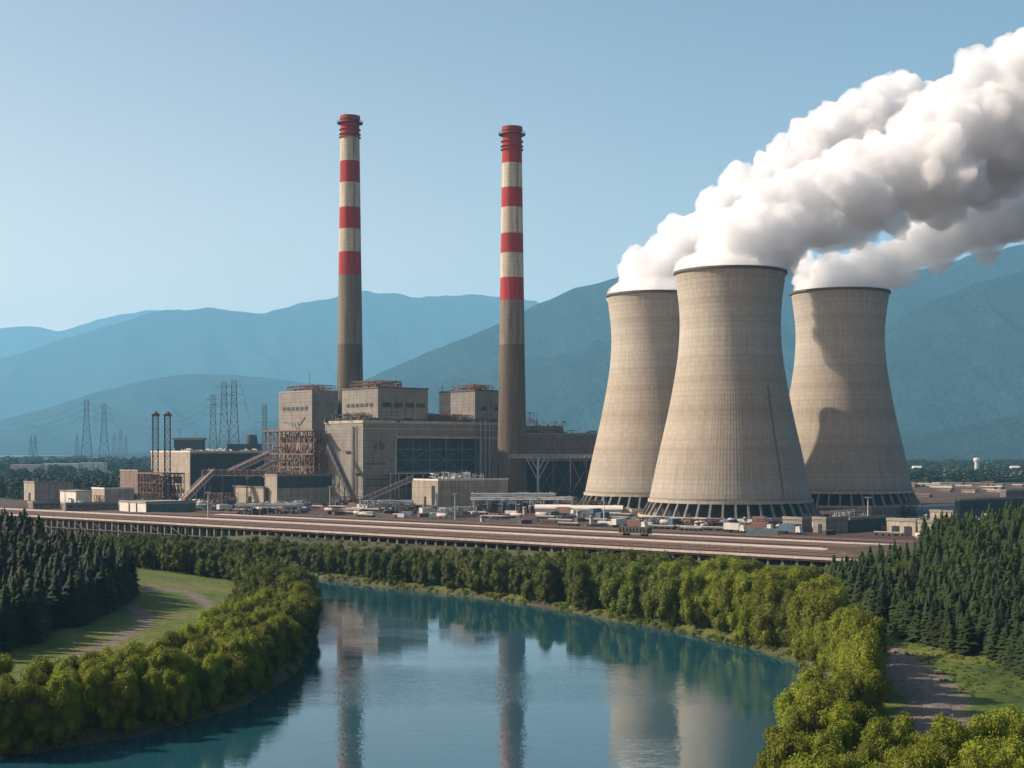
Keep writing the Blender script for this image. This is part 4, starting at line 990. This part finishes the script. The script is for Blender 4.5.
# far buildings
def far_block(name, x0, x1, yt, D, mat, lab, cyl=False, extra=False):
    a, b_ = W(x0, D), W(x1, D); h = HZ(yt, D); t = thing(name, lab, 'building', ((a+b_)/2, D, -2), 0, 'far works buildings in the haze'); wd = b_-a
    c = MB()
    if cyl: c.lathe([(wd/2, 0), (wd/2, h*.8), (wd*.4, h+1), (.1, h+2)], 24)
    else: c.box(-wd/2, wd/2, 0, wd*.5, 0, h+2)
    c.build('wall', M[mat], t)
    if extra:
        c = MB(); c.box(-wd/2-1.2, wd/2+1.2, -1.2, wd*.5+1.2, h+2.003, h+4); c.build('roof', M['roof'], t); c = MB(); c.bar((-wd*.35, 5, h+4), (-wd*.35, 5, h+12), .4); c.bar((wd*.2, 5, h+4), (wd*.2, 5, h+9), .5); c.bar((-wd*.35, 5, h+11), (-wd*.45, 5, h+13), .3); c.build('vent', M['steel'], t)
far_block('coal_bunker', 174, 202, 440, 1250, 'dark_clad', 'hazy flared bunker building behind the long cream hall', extra=True)
far_block('far_hall', 227, 259, 444, 1280, 'dark_clad', 'hazy flat hall behind the tall pylon group')
far_block('round_tank', 245, 258, 434, 1400, 'dark_clad', 'hazy domed round tank by the thin pylon', cyl=True)
far_block('greenhouse', 42, 78, 463.6, 2000, 'white', 'far long white shed across the plain under near pylon pair')
far_block('greenhouse', 80, 104, 462.5, 2050, 'white', 'far shorter white shed across the plain, right of the long one')
far_block('greenhouse', 10, 40, 464.5, 1900, 'kerb', 'far pale shed across the plain near the picture edge')
t = thing('water_tower', 'white cylindrical water tower on the plain below the mountain', 'water tower', (W(977, 2000), 2000, -2), 0)
c = MB(); c.lathe([(3.4, 0), (3.2, 16), (4.6, 18.5)], 24); c.build('stem', M['white'], t, True)
c = MB(); c.lathe([(4.6, 18.5), (4.9, 19), (4.9, 21.5), (4.2, 22.5), (.1, 23)], 24); c.build('tank', M['white'], t)
for px, D, lab in ((918, 2300, 'far white cottage right of the cooling towers'), (941, 1900, 'far white cottage at the wood edge below the mountain'), (1016, 2300, 'far white cottage near the water tower')):
    t = thing('cottage', lab, 'house', (W(px, D), D, -2), R(10), 'far white houses'); c = MB(); c.box(-7, 7, 0, 8, 0, 5); c.build('wall', M['white'], t); c = MB(); c.add([(-7.5,-.6,5.003),(7.5,-.6,5.003),(7.5,8.6,5.003),(-7.5,8.6,5.003),(-7.5,4,8),(7.5,4,8)], [(0,3,2,1),(0,1,5,4),(3,4,5,2),(0,4,3),(1,2,5)]); c.build('roof', M['white_roof'], t)
# distant tan yard on the right
rn = random.Random(5)
for q in range(26):
    px = rn.uniform(905, 1040); D = rn.uniform(950, 1300); x = W(px, D)
    t = thing('yard_shed', 'small pale or brown shed in the tan yard beyond the right cooling tower', 'shed', (x, D, 0), DANG+rn.uniform(-.1, .1), 'small sheds in the far tan yard')
    l = rn.uniform(4, 13); hh = rn.uniform(1.4, 3.0); c = MB(); c.box(-l, l, -3, 3, -.6, hh); c.build('wall', M[rn.choice(['kerb', 'brown_clad', 'brown_clad', 'tread', 'cladding'])], t)
    c = MB(); c.box(-l-.3, l+.3, -3.3, 3.3, hh+.003, hh+.4); c.build('roof', M[rn.choice(['roof', 'roof', 'brown_clad', 'white_roof'])], t)

# ------------------------------------------------------------------ trees
nrs = np.random.RandomState(4)
def unit(v): return v/np.linalg.norm(v, axis=1, keepdims=True)
def leaf_quads(P, Nn, size, rs):
    """one small bent leaf spray per point, lying roughly across the normal"""
    n = len(P); a = unit(np.cross(Nn, rs.normal(size=(n, 3)))); b_ = np.cross(Nn, a)
    s = size*rs.uniform(.6, 1.3, (n, 1)); v = np.stack([P-a*s, P-b_*s*.62+Nn*s*.15, P+a*s, P+b_*s*.62-Nn*s*.1], 1).reshape(-1, 3)
    f = np.arange(4*n).reshape(n, 4); return v, f
def crown_mesh(seed, nleaf, size, mat, lobes=26):
    rs = np.random.RandomState(seed); hgt = 1.0
    cs = []; rr = []
    for k in range(lobes):
        u = rs.uniform(.0, 1); ang = rs.uniform(0, 2*math.pi)
        zz = .09+.77*u; env = .37*math.sqrt(max(.05, 1-((zz-.43)/.55)**2)) ; ro = env*rs.uniform(.45, .82)
        cs.append((ro*math.cos(ang), ro*math.sin(ang), zz)); rr.append(rs.uniform(.11, .175))
    cs.append((0, 0, .84)); rr.append(.14); cs.append((.03, 0, .5)); rr.append(.28)
    cs = np.array(cs); rr = np.array(rr); pk = rr**2/np.sum(rr**2)
    w_ = rs.choice(len(rr), nleaf, p=pk); d = unit(rs.normal(size=(nleaf, 3))); d[:, 2] = np.where(rs.rand(nleaf) < .55, np.abs(d[:, 2]), d[:, 2])
    P = cs[w_]+d*rr[w_][:, None]*rs.uniform(.72, 1.12, (nleaf, 1))*np.array([1, 1, 1.1])
    # drop leaves buried inside other lobes
    dist = np.min((np.linalg.norm(P[:, None, :]-cs[None], axis=2)/rr[None]), axis=1)
    keep = dist > .68; P = P[keep]; d = d[keep]
    Nn = unit(d+.55*rs.normal(size=d.shape)+np.array([0, 0, .15]))
    v, f = leaf_quads(P, Nn, size, rs)
    # inner mass so that the crown is not see-through
    m = MB(); 
    for c_, r_ in zip(cs, rr):
        q = [(r_*.74*math.sin(a)+0, r_*.74*math.cos(a)) for a in np.linspace(.02, math.pi-.02, 5)]
        m.lathe([(x_, z_+c_[2]) for x_, z_ in q], 6, c_[0], c_[1])
    V_ = np.concatenate([v, np.array(m.v)]); F_ = np.concatenate([f, np.array(m.f)+len(v)])
    return npmesh('crown', V_, F_, [mat])
def trunk_mesh(seed, conifer=False):
    rs = random.Random(seed); m = MB()
    if conifer: m.bar((0, 0, -.06), (0, 0, .95), .016, 6, r2=.003)
    else:
        m.bar((0, 0, -.06), (.01, 0, .35), .025, 7, r2=.018)
        for k in range(5):
            a = k*1.256+rs.random(); m.bar((.01, 0, .24+.03*k), (.22*math.cos(a), .22*math.sin(a), .55+.06*k), .011, 5, r2=.004)
        m.bar((.01, 0, .35), (0, 0, .8), .018, 6, r2=.005)
    return m.mesh('trunk', M['bark'])
def conifer_mesh(seed, layers, per, mat):
    rs = np.random.RandomState(seed); V_ = []; F_ = []; n = 0
    for i in range(layers):
        u = i/layers; z = .07+.91*u; rad_ = (.205*(1-u)**.75+.012)*rs.uniform(.85, 1.1)
        for k in range(per if u < .8 else max(4, per//2)):
            a = 2*math.pi*(k/per)+rs.uniform(-.4, .4); r_ = rad_*rs.uniform(.55, 1.35); dz = -.045*(1-u*.5)*rs.uniform(.5, 1.3); wv = r_*.34+.006
            ca, sa = math.cos(a), math.sin(a); zz = z+rs.uniform(-.012, .012); up = .5*wv
            p = [(0, 0, zz+.02), (ca*r_*.55-sa*wv, sa*r_*.55+ca*wv, zz+dz*.35-.010), (ca*r_, sa*r_, zz+dz), (ca*r_*.55+sa*wv, sa*r_*.55-ca*wv, zz+dz*.35-.010), (ca*r_*.5, sa*r_*.5, zz+dz*.3+up)]
            V_ += p; F_ += [(n, n+1, n+4), (n+1, n+2, n+4), (n+2, n+3, n+4), (n+3, n, n+4)]; n += 5
    V_ += [(.004, 0, .93), (-.002, .004, .93), (-.002, -.004, .93), (0, 0, 1.02)]; F_ += [(n, n+1, n+3), (n+1, n+2, n+3), (n+2, n, n+3)]
    return npmesh('crown', np.array(V_), np.array(F_), [mat])
hiB = [crown_mesh(10+k, 8500, .017, M['leaf_bright']) for k in range(6)]
hiM = [crown_mesh(30+k, 5200, .022, M['leaf_mid']) for k in range(6)]
trk = [trunk_mesh(k) for k in range(3)]; ctrk = trunk_mesh(0, True)
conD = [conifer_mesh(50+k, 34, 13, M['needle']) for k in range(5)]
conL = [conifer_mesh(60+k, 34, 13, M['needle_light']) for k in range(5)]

def scatter(poly, spacing, seed, zone_ok=lambda x, y: True):
    rs = random.Random(seed); xs = [p[0] for p in poly]; ys = [p[1] for p in poly]; P = np.array(poly); pts = []
    x = min(xs)
    while x < max(xs):
        y = min(ys)
        while y < max(ys):
            pts.append((x+rs.uniform(-.36, .36)*spacing, y+rs.uniform(-.36, .36)*spacing)); y += spacing
        x += spacing
    A = np.array(pts); ins = sdf_poly(A[:, 0], A[:, 1], P) < 0
    return [tuple(a) for a in A[ins] if zone_ok(*a)]
def px_lim(y): return (np.interp(y, [150, 185, 215, 235, 260, 290, 330, 420], [884, 888, 898, 894, 872, 846, 826, 830])-512)/1400*y-3
def in_view(x, y, m=9): return abs(x) < .3657*y+m and y > 120
TREES = []   # (x, y, kind, scale, label, group)
def add_belt(line, d0, d1, spacing, seed, kind, hfun, label, group, side=1):
    """trees in a belt d0..d1 metres inland of the water line"""
    P = np.array(line); poly = []
    xs = P[:, 0]; ys = P[:, 1]; cand = scatter([(xs.min()-60, ys.min()-60), (xs.max()+60, ys.min()-60), (xs.max()+60, ys.max()+60), (xs.min()-60, ys.max()+60)], spacing, seed)
    A = np.array(cand); dr = sdf_poly(A[:, 0], A[:, 1], RP)
    # distance to this particular bank line
    dl = np.full(len(A), 1e9)
    for i in range(len(P)-1):
        a = P[i]; e = P[i+1]-a; t = np.clip(((A-a)@e)/(e@e), 0, 1); dl = np.minimum(dl, np.hypot(*(A-a-t[:, None]*e).T))
    d1v = d1(A[:, 0], A[:, 1]) if callable(d1) else d1
    ok = (dr > d0) & (dl < d1v) & (dr < d1v)
    return [tuple(a) for a in A[ok]]
rs = random.Random(21)
def too_close(x, y, lst, d): return any((x-a[0])**2+(y-a[1])**2 < d*d for a in lst)
def thin(pts, d, excl=()):
    out = []
    for p in pts:
        if not too_close(p[0], p[1], out, d) and not too_close(p[0], p[1], excl, d): out.append(p)
    return out
# roads stay free
road_pts = [ground_pt(a, b, -7.5) for a, b in [(862,642),(893,655),(905,663),(918,672),(928,682),(935,692),(938,705),(938,722),(925,770)]]
path_pts = [ground_pt(a, b, -8.3) for a, b in [(112,644),(128,636),(146,628),(142,618),(126,612),(186,598),(200,603),(212,611),(226,622)]]
def off_road(x, y, m=7.5): return not too_close(x, y, road_pts, m)
# right / far bank belt
def fb_d1(x, y): return np.interp(x, [-160, -90, -60, 0, 45, 60], [42, 38, 27, 27, 32, 30])
fb = thin([p for p in add_belt(far_bank[:17], 1.2, fb_d1, 4.1, 5, 'M', None, '', '') if s_of(*p) < (-27 if p[0] < -90 else -24) and in_view(*p) and p[0] < px_lim(p[1])], 3.3)
# right near belt: between river and road
nb = thin([p for p in add_belt(far_bank[14:]+[(29, 160), (25, 130)], 1.0, 60, 3.8, 8, 'B', None, '', '') if p[1] < 262 and in_view(*p) and off_road(*p, 8) and (p[0] < px_lim(p[1]) or (p[1] < 172)) and p[1] > 128], 3.1, fb)
lbk = thin([p for p in add_belt([(-110, 172)]+near_bank[:9], .8, 18, 3.2, 12, 'B', None, '', '') if in_view(*p)], 2.75)
bbk = thin([p for p in add_belt(near_bank[8:], 2.2, 13, 4.6, 14, 'M', None, '', '') if in_view(*p)], 3.7, lbk)
# shrubs and darker trees up near the deck on the right
up = thin([p for p in scatter([(20, 400), (60, 365), (120, 330), (118, 352), (70, 395), (28, 438)], 6.5, 33) if in_view(*p) and s_of(*p) < -14], 5, fb)
LBL = {
 'fb': ('green bushy tree in the belt along the far river bank below the viaduct', 'trees along the far river bank'),
 'nb': ('bright yellow green tree between the river bend and the dirt road', 'bright trees beside the river bend'),
 'fg': ('bright yellow green tree in the lower corner below the dirt road', 'bright trees in the lower corner'),
 'lb': ('yellow green tree in the curved row on the river side of the grass field', 'trees round the grass peninsula'),
 'bb': ('green tree in the straight row behind the grass field', 'trees in the row behind the field'),
 'up': ('darker broadleaf tree on the slope right under the railway deck', 'trees on the slope under the deck')}
dec = []
for p in fb: dec.append((*p, 'fb'))
for p in nb: dec.append((*p, 'fg' if p[1] < 186 and p[0] > .20*p[1] else 'nb'))
for p in lbk: dec.append((*p, 'lb'))
for p in bbk: dec.append((*p, 'bb'))
for p in up: dec.append((*p, 'up'))
def dec_h(z, x, y):
    r_ = rs.uniform(.86, 1.16)
    return {'fb': np.interp(x, [-150, -60, 0, 40, 60], [6.0, 7.2, 9.3, 12.0, 12.5]), 'nb': 9.4, 'fg': 9.8, 'lb': 8.8, 'bb': 8.6, 'up': 8}[z]*r_
# the river edge trees of a row show largest: rank by apparent size and by standing at the water
dec = [(x, y, z, float(dec_h(z, x, y))) for x, y, z in dec]
def dnear(x, y): return float(sdf_poly(np.array([x]), np.array([y]), RP)[0])
dec.sort(key=lambda q: (q[1]*(1+.012*min(30, dnear(q[0], q[1]))))/q[3])
print('deciduous', len(dec), {k: sum(1 for d in dec if d[2] == k) for k in LBL})
protos = {}
def place_tree(x, y, h, crown, trunk, name, label, cat, group, wid=1.0):
    t = thing(name, label, cat, (x, y, H(x, y)-.1), rs.uniform(0, 6.28), group); t.scale = (h*wid, h*wid, h)
    o = bpy.data.objects.new('crown', crown); o.parent = t; C.objects.link(o)
    o = bpy.data.objects.new('trunk', trunk); o.parent = t; C.objects.link(o)
def mass(name, items, meshes, label, group, cat):
    """the many that show small, joined into one mass"""
    Vs = []; Fs = []; n = 0; cache = {}
    for (x, y, h, k, wid) in items:
        me = meshes[k % len(meshes)]
        if me.name not in cache:
            v = np.empty(len(me.vertices)*3); me.vertices.foreach_get('co', v); f = np.empty(len(me.loops), dtype=np.int32); me.loops.foreach_get('vertex_index', f); cache[me.name] = (v.reshape(-1, 3), f.reshape(len(me.polygons), -1))
        v, f = cache[me.name]; a = rs.uniform(0, 6.28); ca, sa = math.cos(a), math.sin(a)
        q = np.stack([(v[:, 0]*ca-v[:, 1]*sa)*h*wid+x, (v[:, 0]*sa+v[:, 1]*ca)*h*wid+y, v[:, 2]*h+H(x, y)-.1], 1); Vs.append(q); Fs.append(f+n); n += len(v)
    if not Vs: return
    me = npmesh(name, np.concatenate(Vs), np.concatenate(Fs), [meshes[0].materials[0]]); o = link(name, me); tag(o, label, cat, None, 'stuff')
rest = []
for i, (x, y, z, h) in enumerate(dec):
    bright = z in ('nb', 'fg', 'lb') or (z == 'fb' and x > 38)
    if i < 300:
        lab, grp = LBL[z]; place_tree(x, y, h, (hiB if bright else hiM)[rs.randrange(6)], trk[rs.randrange(3)], 'broadleaf_tree', lab, 'tree', grp, rs.uniform(.68, .88))
    else: rest.append((x, y, h, rs.randrange(6), rs.uniform(.68, .88)))
lowM = [crown_mesh(80+k, 2600, .028, M['leaf_mid'], 22) for k in range(4)]
mass('riverside_woods', rest, lowM, 'mass of green trees filling the far bank belt behind its front trees', None, 'woods')
# conifers
cl = [p for p in scatter([(-100, 262), (-97, 300), (-94, 340), (-98, 362), (-112, 378), (-132, 400), (-155, 440), (-185, 500), (-260, 520), (-260, 262)], 3.7, 41, lambda x, y: in_view(x, y, 7)) if dnear(*p) > 8]
def surf_pt(px, py):
    Ds = np.arange(150, 600, .5); hs = height((px-512)/F*Ds, Ds); rowp = 450+(CAMZ-hs)*F/Ds
    k = int(np.argmax(rowp < py)); return (W(px, Ds[k]), float(Ds[k]))
right_poly = [surf_pt(a, b) for a, b in [(826,594),(840,608),(867,619),(881,632),(921,645),(956,654),(985,656),(1010,672),(1040,692)]]
cr_ = [p for p in scatter(right_poly+[(240, 270), (250, 300), (250, 520), (160, 470), (112, 398)], 2.9, 42, lambda x, y: in_view(x, y, 7) and off_road(x, y, 6)) if dnear(*p) > 20 and s_of(*p) < (-16 if p[0] < 118 else 40)]
con = [(x, y, 'L', rs.triangular(7.5, 15.5, 12.5)) for x, y in cl]+[(x, y, 'R', rs.triangular(5.5, 12.0, 9.2)) for x, y in cr_]
print('conifers', len(cl), len(cr_))
con.sort(key=lambda q: q[1]/q[3]); rD, rL = [], []
for i, (x, y, z, h) in enumerate(con):
    if i < 300:
        lab, grp, ms = (('tall dark conifer of the wood on the left beside the grass field', 'conifers of the wood by the field', conD) if z == 'L' else ('conifer on the steep wooded hillside above the dirt road', 'conifers on the wooded hillside', conL))
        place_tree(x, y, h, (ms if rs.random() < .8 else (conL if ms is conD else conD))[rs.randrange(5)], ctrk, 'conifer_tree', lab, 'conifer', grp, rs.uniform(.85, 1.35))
    else: (rD if z == 'L' else rL).append((x, y, h, rs.randrange(5), rs.uniform(.95, 1.3)))
mass('conifer_woods', rD, conD, 'deeper rows of dark conifers behind the front ones beside the field', None, 'woods')
mass('conifer_woods', rL, conL, 'upper rows of conifers covering the hillside to its crest', None, 'woods')
# distant woods on the plain
def lump_field(polys, n, seed, name, label):
    rs2 = np.random.RandomState(seed); Vs = []; Fs = []; m = 0; base = []
    for k in range(5):
        r2 = np.random.RandomState(900+k); nl = 130; d = unit(r2.normal(size=(nl, 3))); d[:, 2] = np.abs(d[:, 2]); P = d*np.array([.5, .5, .95])*r2.uniform(.8, 1.1, (nl, 1)); v, f = leaf_quads(P, unit(d+.5*r2.normal(size=d.shape)), .17, r2); base.append((v, f))
    for (x0, x1, D0_, D1_, cnt, h) in polys:
        for q in range(cnt):
            D = D0_*(D1_/D0_)**rs2.rand(); px = rs2.uniform(x0, x1); x = W(px, D)
            if fbm(np.array([x]), np.array([D]), 180, 2, 6)[0] < -.28: continue
            v, f = base[rs2.randint(5)]; s = h*rs2.uniform(.7, 1.35); z0 = -2 if D > 1400 else -1
            Vs.append(v*np.array([s*1.3, s*1.3, s])+np.array([x, D, z0])); Fs.append(f+m); m += len(v)
    me = npmesh(name, np.concatenate(Vs), np.concatenate(Fs), [M['far_leaf']]); tag(link(name, me), label, 'woods', None, 'stuff')
lump_field([(-70, 160, 960, 1500, 620, 7), (-70, 420, 1500, 1900, 420, 8), (-70, 420, 2150, 4200, 900, 13), (50, 75, 1900, 2000, 10, 12)], 0, 3, 'distant_woods', 'dark hazy woods on the plain left of the power station')
lump_field([(880, 1090, 1380, 1900, 900, 8), (880, 1090, 2350, 3000, 420, 11)], 0, 4, 'distant_woods', 'green hazy woods on the plain right of the cooling towers')
lump_field([(0, 150, 900, 960, 60, 5)], 0, 5, 'scrub', 'low scrub behind the sheds at the edge of the plant')

def undergrowth(name, pts, hs, mat, label, seed):
    rs2 = np.random.RandomState(seed); Vs = []; Fs = []; m = 0
    for (x, y) in pts:
        nl = 70; d = unit(rs2.normal(size=(nl, 3))); d[:, 2] = np.abs(d[:, 2]); P = d*np.array([.6, .6, .75])*rs2.uniform(.55, 1.15, (nl, 1)); v, f = leaf_quads(P, unit(d+.7*rs2.normal(size=d.shape)), .16, rs2)
        s_c = hs*rs2.uniform(.45, 1.4); Vs.append(v*s_c+np.array([x, y, H(x, y)-.1])); Fs.append(f+m); m += len(v)
    me = npmesh(name, np.concatenate(Vs), np.concatenate(Fs), [M[mat]]); tag(link(name, me), label, 'undergrowth', None, 'stuff')
rs = random.Random(9); gp = []
for line, n_ in ((far_bank, 1100), (near_bank, 500)):
    P_ = np.array(line); L_ = np.concatenate([[0], np.cumsum(np.hypot(*np.diff(P_, axis=0).T))])
    for q in range(n_):
        u = rs.uniform(0, L_[-1]); x = np.interp(u, L_, P_[:, 0])+rs.gauss(0, 1.2); y = np.interp(u, L_, P_[:, 1])+rs.gauss(0, 1.2)
        if .2 < dnear(x, y) < 4: gp.append((x, y))
undergrowth('undergrowth', gp, 1.1, 'leaf_mid', 'low bushes and reeds at the foot of the trees along both banks', 1)
gp = []
while len(gp) < 420:
    t_r, s_r = rs.uniform(-60, 460), -rs.uniform(2, 32)**1.0; x, y = deck_pt(t_r, s_r)
    if dnear(x, y) > 8 and fbm(np.array([x]), np.array([y]), 22, 2, 2)[0] > -.12: gp.append((x, y))
undergrowth('scrub', gp, 1.3, 'leaf_mid', 'scattered scrub on the brown slope below the viaduct', 2)
gp = []
while len(gp) < 800:
    x, y = rs.uniform(66, 112), rs.uniform(205, 290)
    if H(x, y) > -8.35 and off_road(x, y, 5.2): gp.append((x, y))
for q in range(0):
    x, y = rs.uniform(-118, -55), rs.uniform(250, 380)
    if dnear(x, y) > 9 and off_road(x, y, 2) and not too_close(x, y, path_pts, 4.5): gp.append((x, y))
undergrowth('rough_grass', gp, .55, 'leaf_mid', 'rough grass tufts on the hillside above the road', 3)

# ------------------------------------------------------------------ steam
def steam_mat():
    m = bpy.data.materials.new('steam_volume'); m.use_nodes = True; nt = m.node_tree; nt.nodes.remove(nt.nodes['Principled BSDF'])
    p = nt.nodes.new('ShaderNodeVolumePrincipled'); p.inputs['Color'].default_value = (.95, .96, .98, 1); p.inputs['Density'].default_value = .16; p.inputs['Anisotropy'].default_value = .2
    nt.links.new(p.outputs[0], nt.nodes['Material Output'].inputs['Volume']); return m
SM = steam_mat()
ICO = bpy.data.meshes.new('tmp')
import bmesh
bmm = bmesh.new(); bmesh.ops.create_icosphere(bmm, subdivisions=2, radius=1); bmm.to_mesh(ICO); bmm.free()
iv = np.empty(len(ICO.vertices)*3); ICO.vertices.foreach_get('co', iv); iv = iv.reshape(-1, 3)
iF = np.empty(len(ICO.loops), dtype=np.int32); ICO.loops.foreach_get('vertex_index', iF); iF = iF.reshape(-1, 3); bpy.data.meshes.remove(ICO)
def tex(name, typ, scale, **kw):
    t = bpy.data.textures.new(name, typ); t.noise_scale = scale
    for k, v in kw.items(): setattr(t, k, v)
    return t
tb1 = tex('steam_big', 'CLOUDS', 26, noise_depth=2, noise_type='SOFT_NOISE'); tb2 = tex('steam_billow', 'VORONOI', 17, distance_metric='DISTANCE'); tb3 = tex('steam_small', 'VORONOI', 7.5); tb4 = tex('steam_fine', 'CLOUDS', 3.0, noise_depth=3); tb5 = tex('steam_mid', 'CLOUDS', 9, noise_depth=3)
def plume(x, y, path, D, seed, label, drift):
    rs = random.Random(seed); Vs = []; Fs = []; n = 0
    def sph(cx, cy_, cz, r, fl=1.0):
        nonlocal n
        Vs.append(iv*np.array([r, r, r*fl])+np.array([cx, cy_, cz])); Fs.append(iF+n); n += len(iv)
    zt_ = 117.5*(815/775 if D > 800 else 1); rr = (radius(116)-.6)*(zt_/117.5)
    for k in range(10):
        a = k*.628; sph(x+rr*.62*math.cos(a), y+rr*.62*math.sin(a), zt_, rr*.42, .75)
    sph(x, y, zt_, rr*.95, .5)
    pts = [(W(px, D+drift*i), D+drift*i, HZ(py, D+drift*i), pr/F*(D+drift*i)) for i, (px, py, pr) in enumerate(path)]
    for i in range(len(pts)-1):
        a, b_ = pts[i], pts[i+1]; seg = math.dist(a[:3], b_[:3]); steps = max(2, int(seg/8))
        for q_ in range(steps):
            f = q_/steps; c_ = [a[j]+(b_[j]-a[j])*f for j in range(4)]; sph(c_[0], c_[1], c_[2], c_[3]*.70)
            for q in range(6):
                v = Vector((rs.gauss(0, 1), rs.gauss(0, 1), rs.gauss(0, 1))).normalized(); rq = c_[3]*rs.uniform(.22, .44); o = v*(c_[3]-rq*rs.uniform(.6, 1.0)); p = (c_[0]+o.x, c_[1]+o.y*.8, c_[2]+o.z); sph(*p, rq)
                for k in range(7):
                    u = (v*.7+Vector((rs.gauss(0, 1), rs.gauss(0, 1), rs.gauss(0, 1))).normalized()).normalized(); r2 = rq*rs.uniform(.25, .5); p2 = (p[0]+u.x*rq*.88, p[1]+u.y*rq*.88, p[2]+u.z*rq*.88); sph(*p2, r2)
                    for k3 in range(5):
                        u3 = (u*.8+Vector((rs.gauss(0, 1), rs.gauss(0, 1), rs.gauss(0, 1))).normalized()).normalized(); sph(p2[0]+u3.x*r2*.9, p2[1]+u3.y*r2*.9, p2[2]+u3.z*r2*.9, r2*rs.uniform(.28, .5))
    me = npmesh('steam', np.concatenate(Vs), np.concatenate(Fs), [SM]); o = link('steam_plume', me)
    rm = o.modifiers.new('r', 'REMESH'); rm.mode = 'VOXEL'; rm.voxel_size = 1.2
    def disp(t, s, mid):
        d = o.modifiers.new('d', 'DISPLACE'); d.texture = t; d.strength = s; d.mid_level = mid; d.texture_coords = 'GLOBAL'
    disp(tb1, 6, .5)
    sb = o.modifiers.new('s', 'REMESH'); sb.mode = 'VOXEL'; sb.voxel_size = .9
    disp(tb5, 3.0, .5); disp(tb4, 2.2, .5)
    tag(o, label, 'steam', 'steam plumes of the cooling towers', 'stuff'); return o
plume(*TWS[0], [(730,266,50),(748,247,50),(780,228,48),(820,208,50),(865,188,56),(915,166,62),(965,142,67),(1015,114,74),(1080,80,84)], 675, 1, 'largest white steam plume, rising from the front cooling tower', 4)
plume(*TWS[1], [(653,286,42),(668,266,36),(698,240,36),(738,212,38),(785,182,42),(835,152,46),(885,128,48),(940,112,50)], 775, 2, 'white steam plume of the cooling tower beside the power station, behind the largest plume', 6)
plume(TWS[2][0], TWS[2][1], [(840,286,44),(864,272,33),(903,254,29),(948,236,34),(990,218,42),(1040,198,50),(1100,180,56)], 815, 3, 'lowest white steam plume, drifting from the cooling tower nearest the mountain', 3)
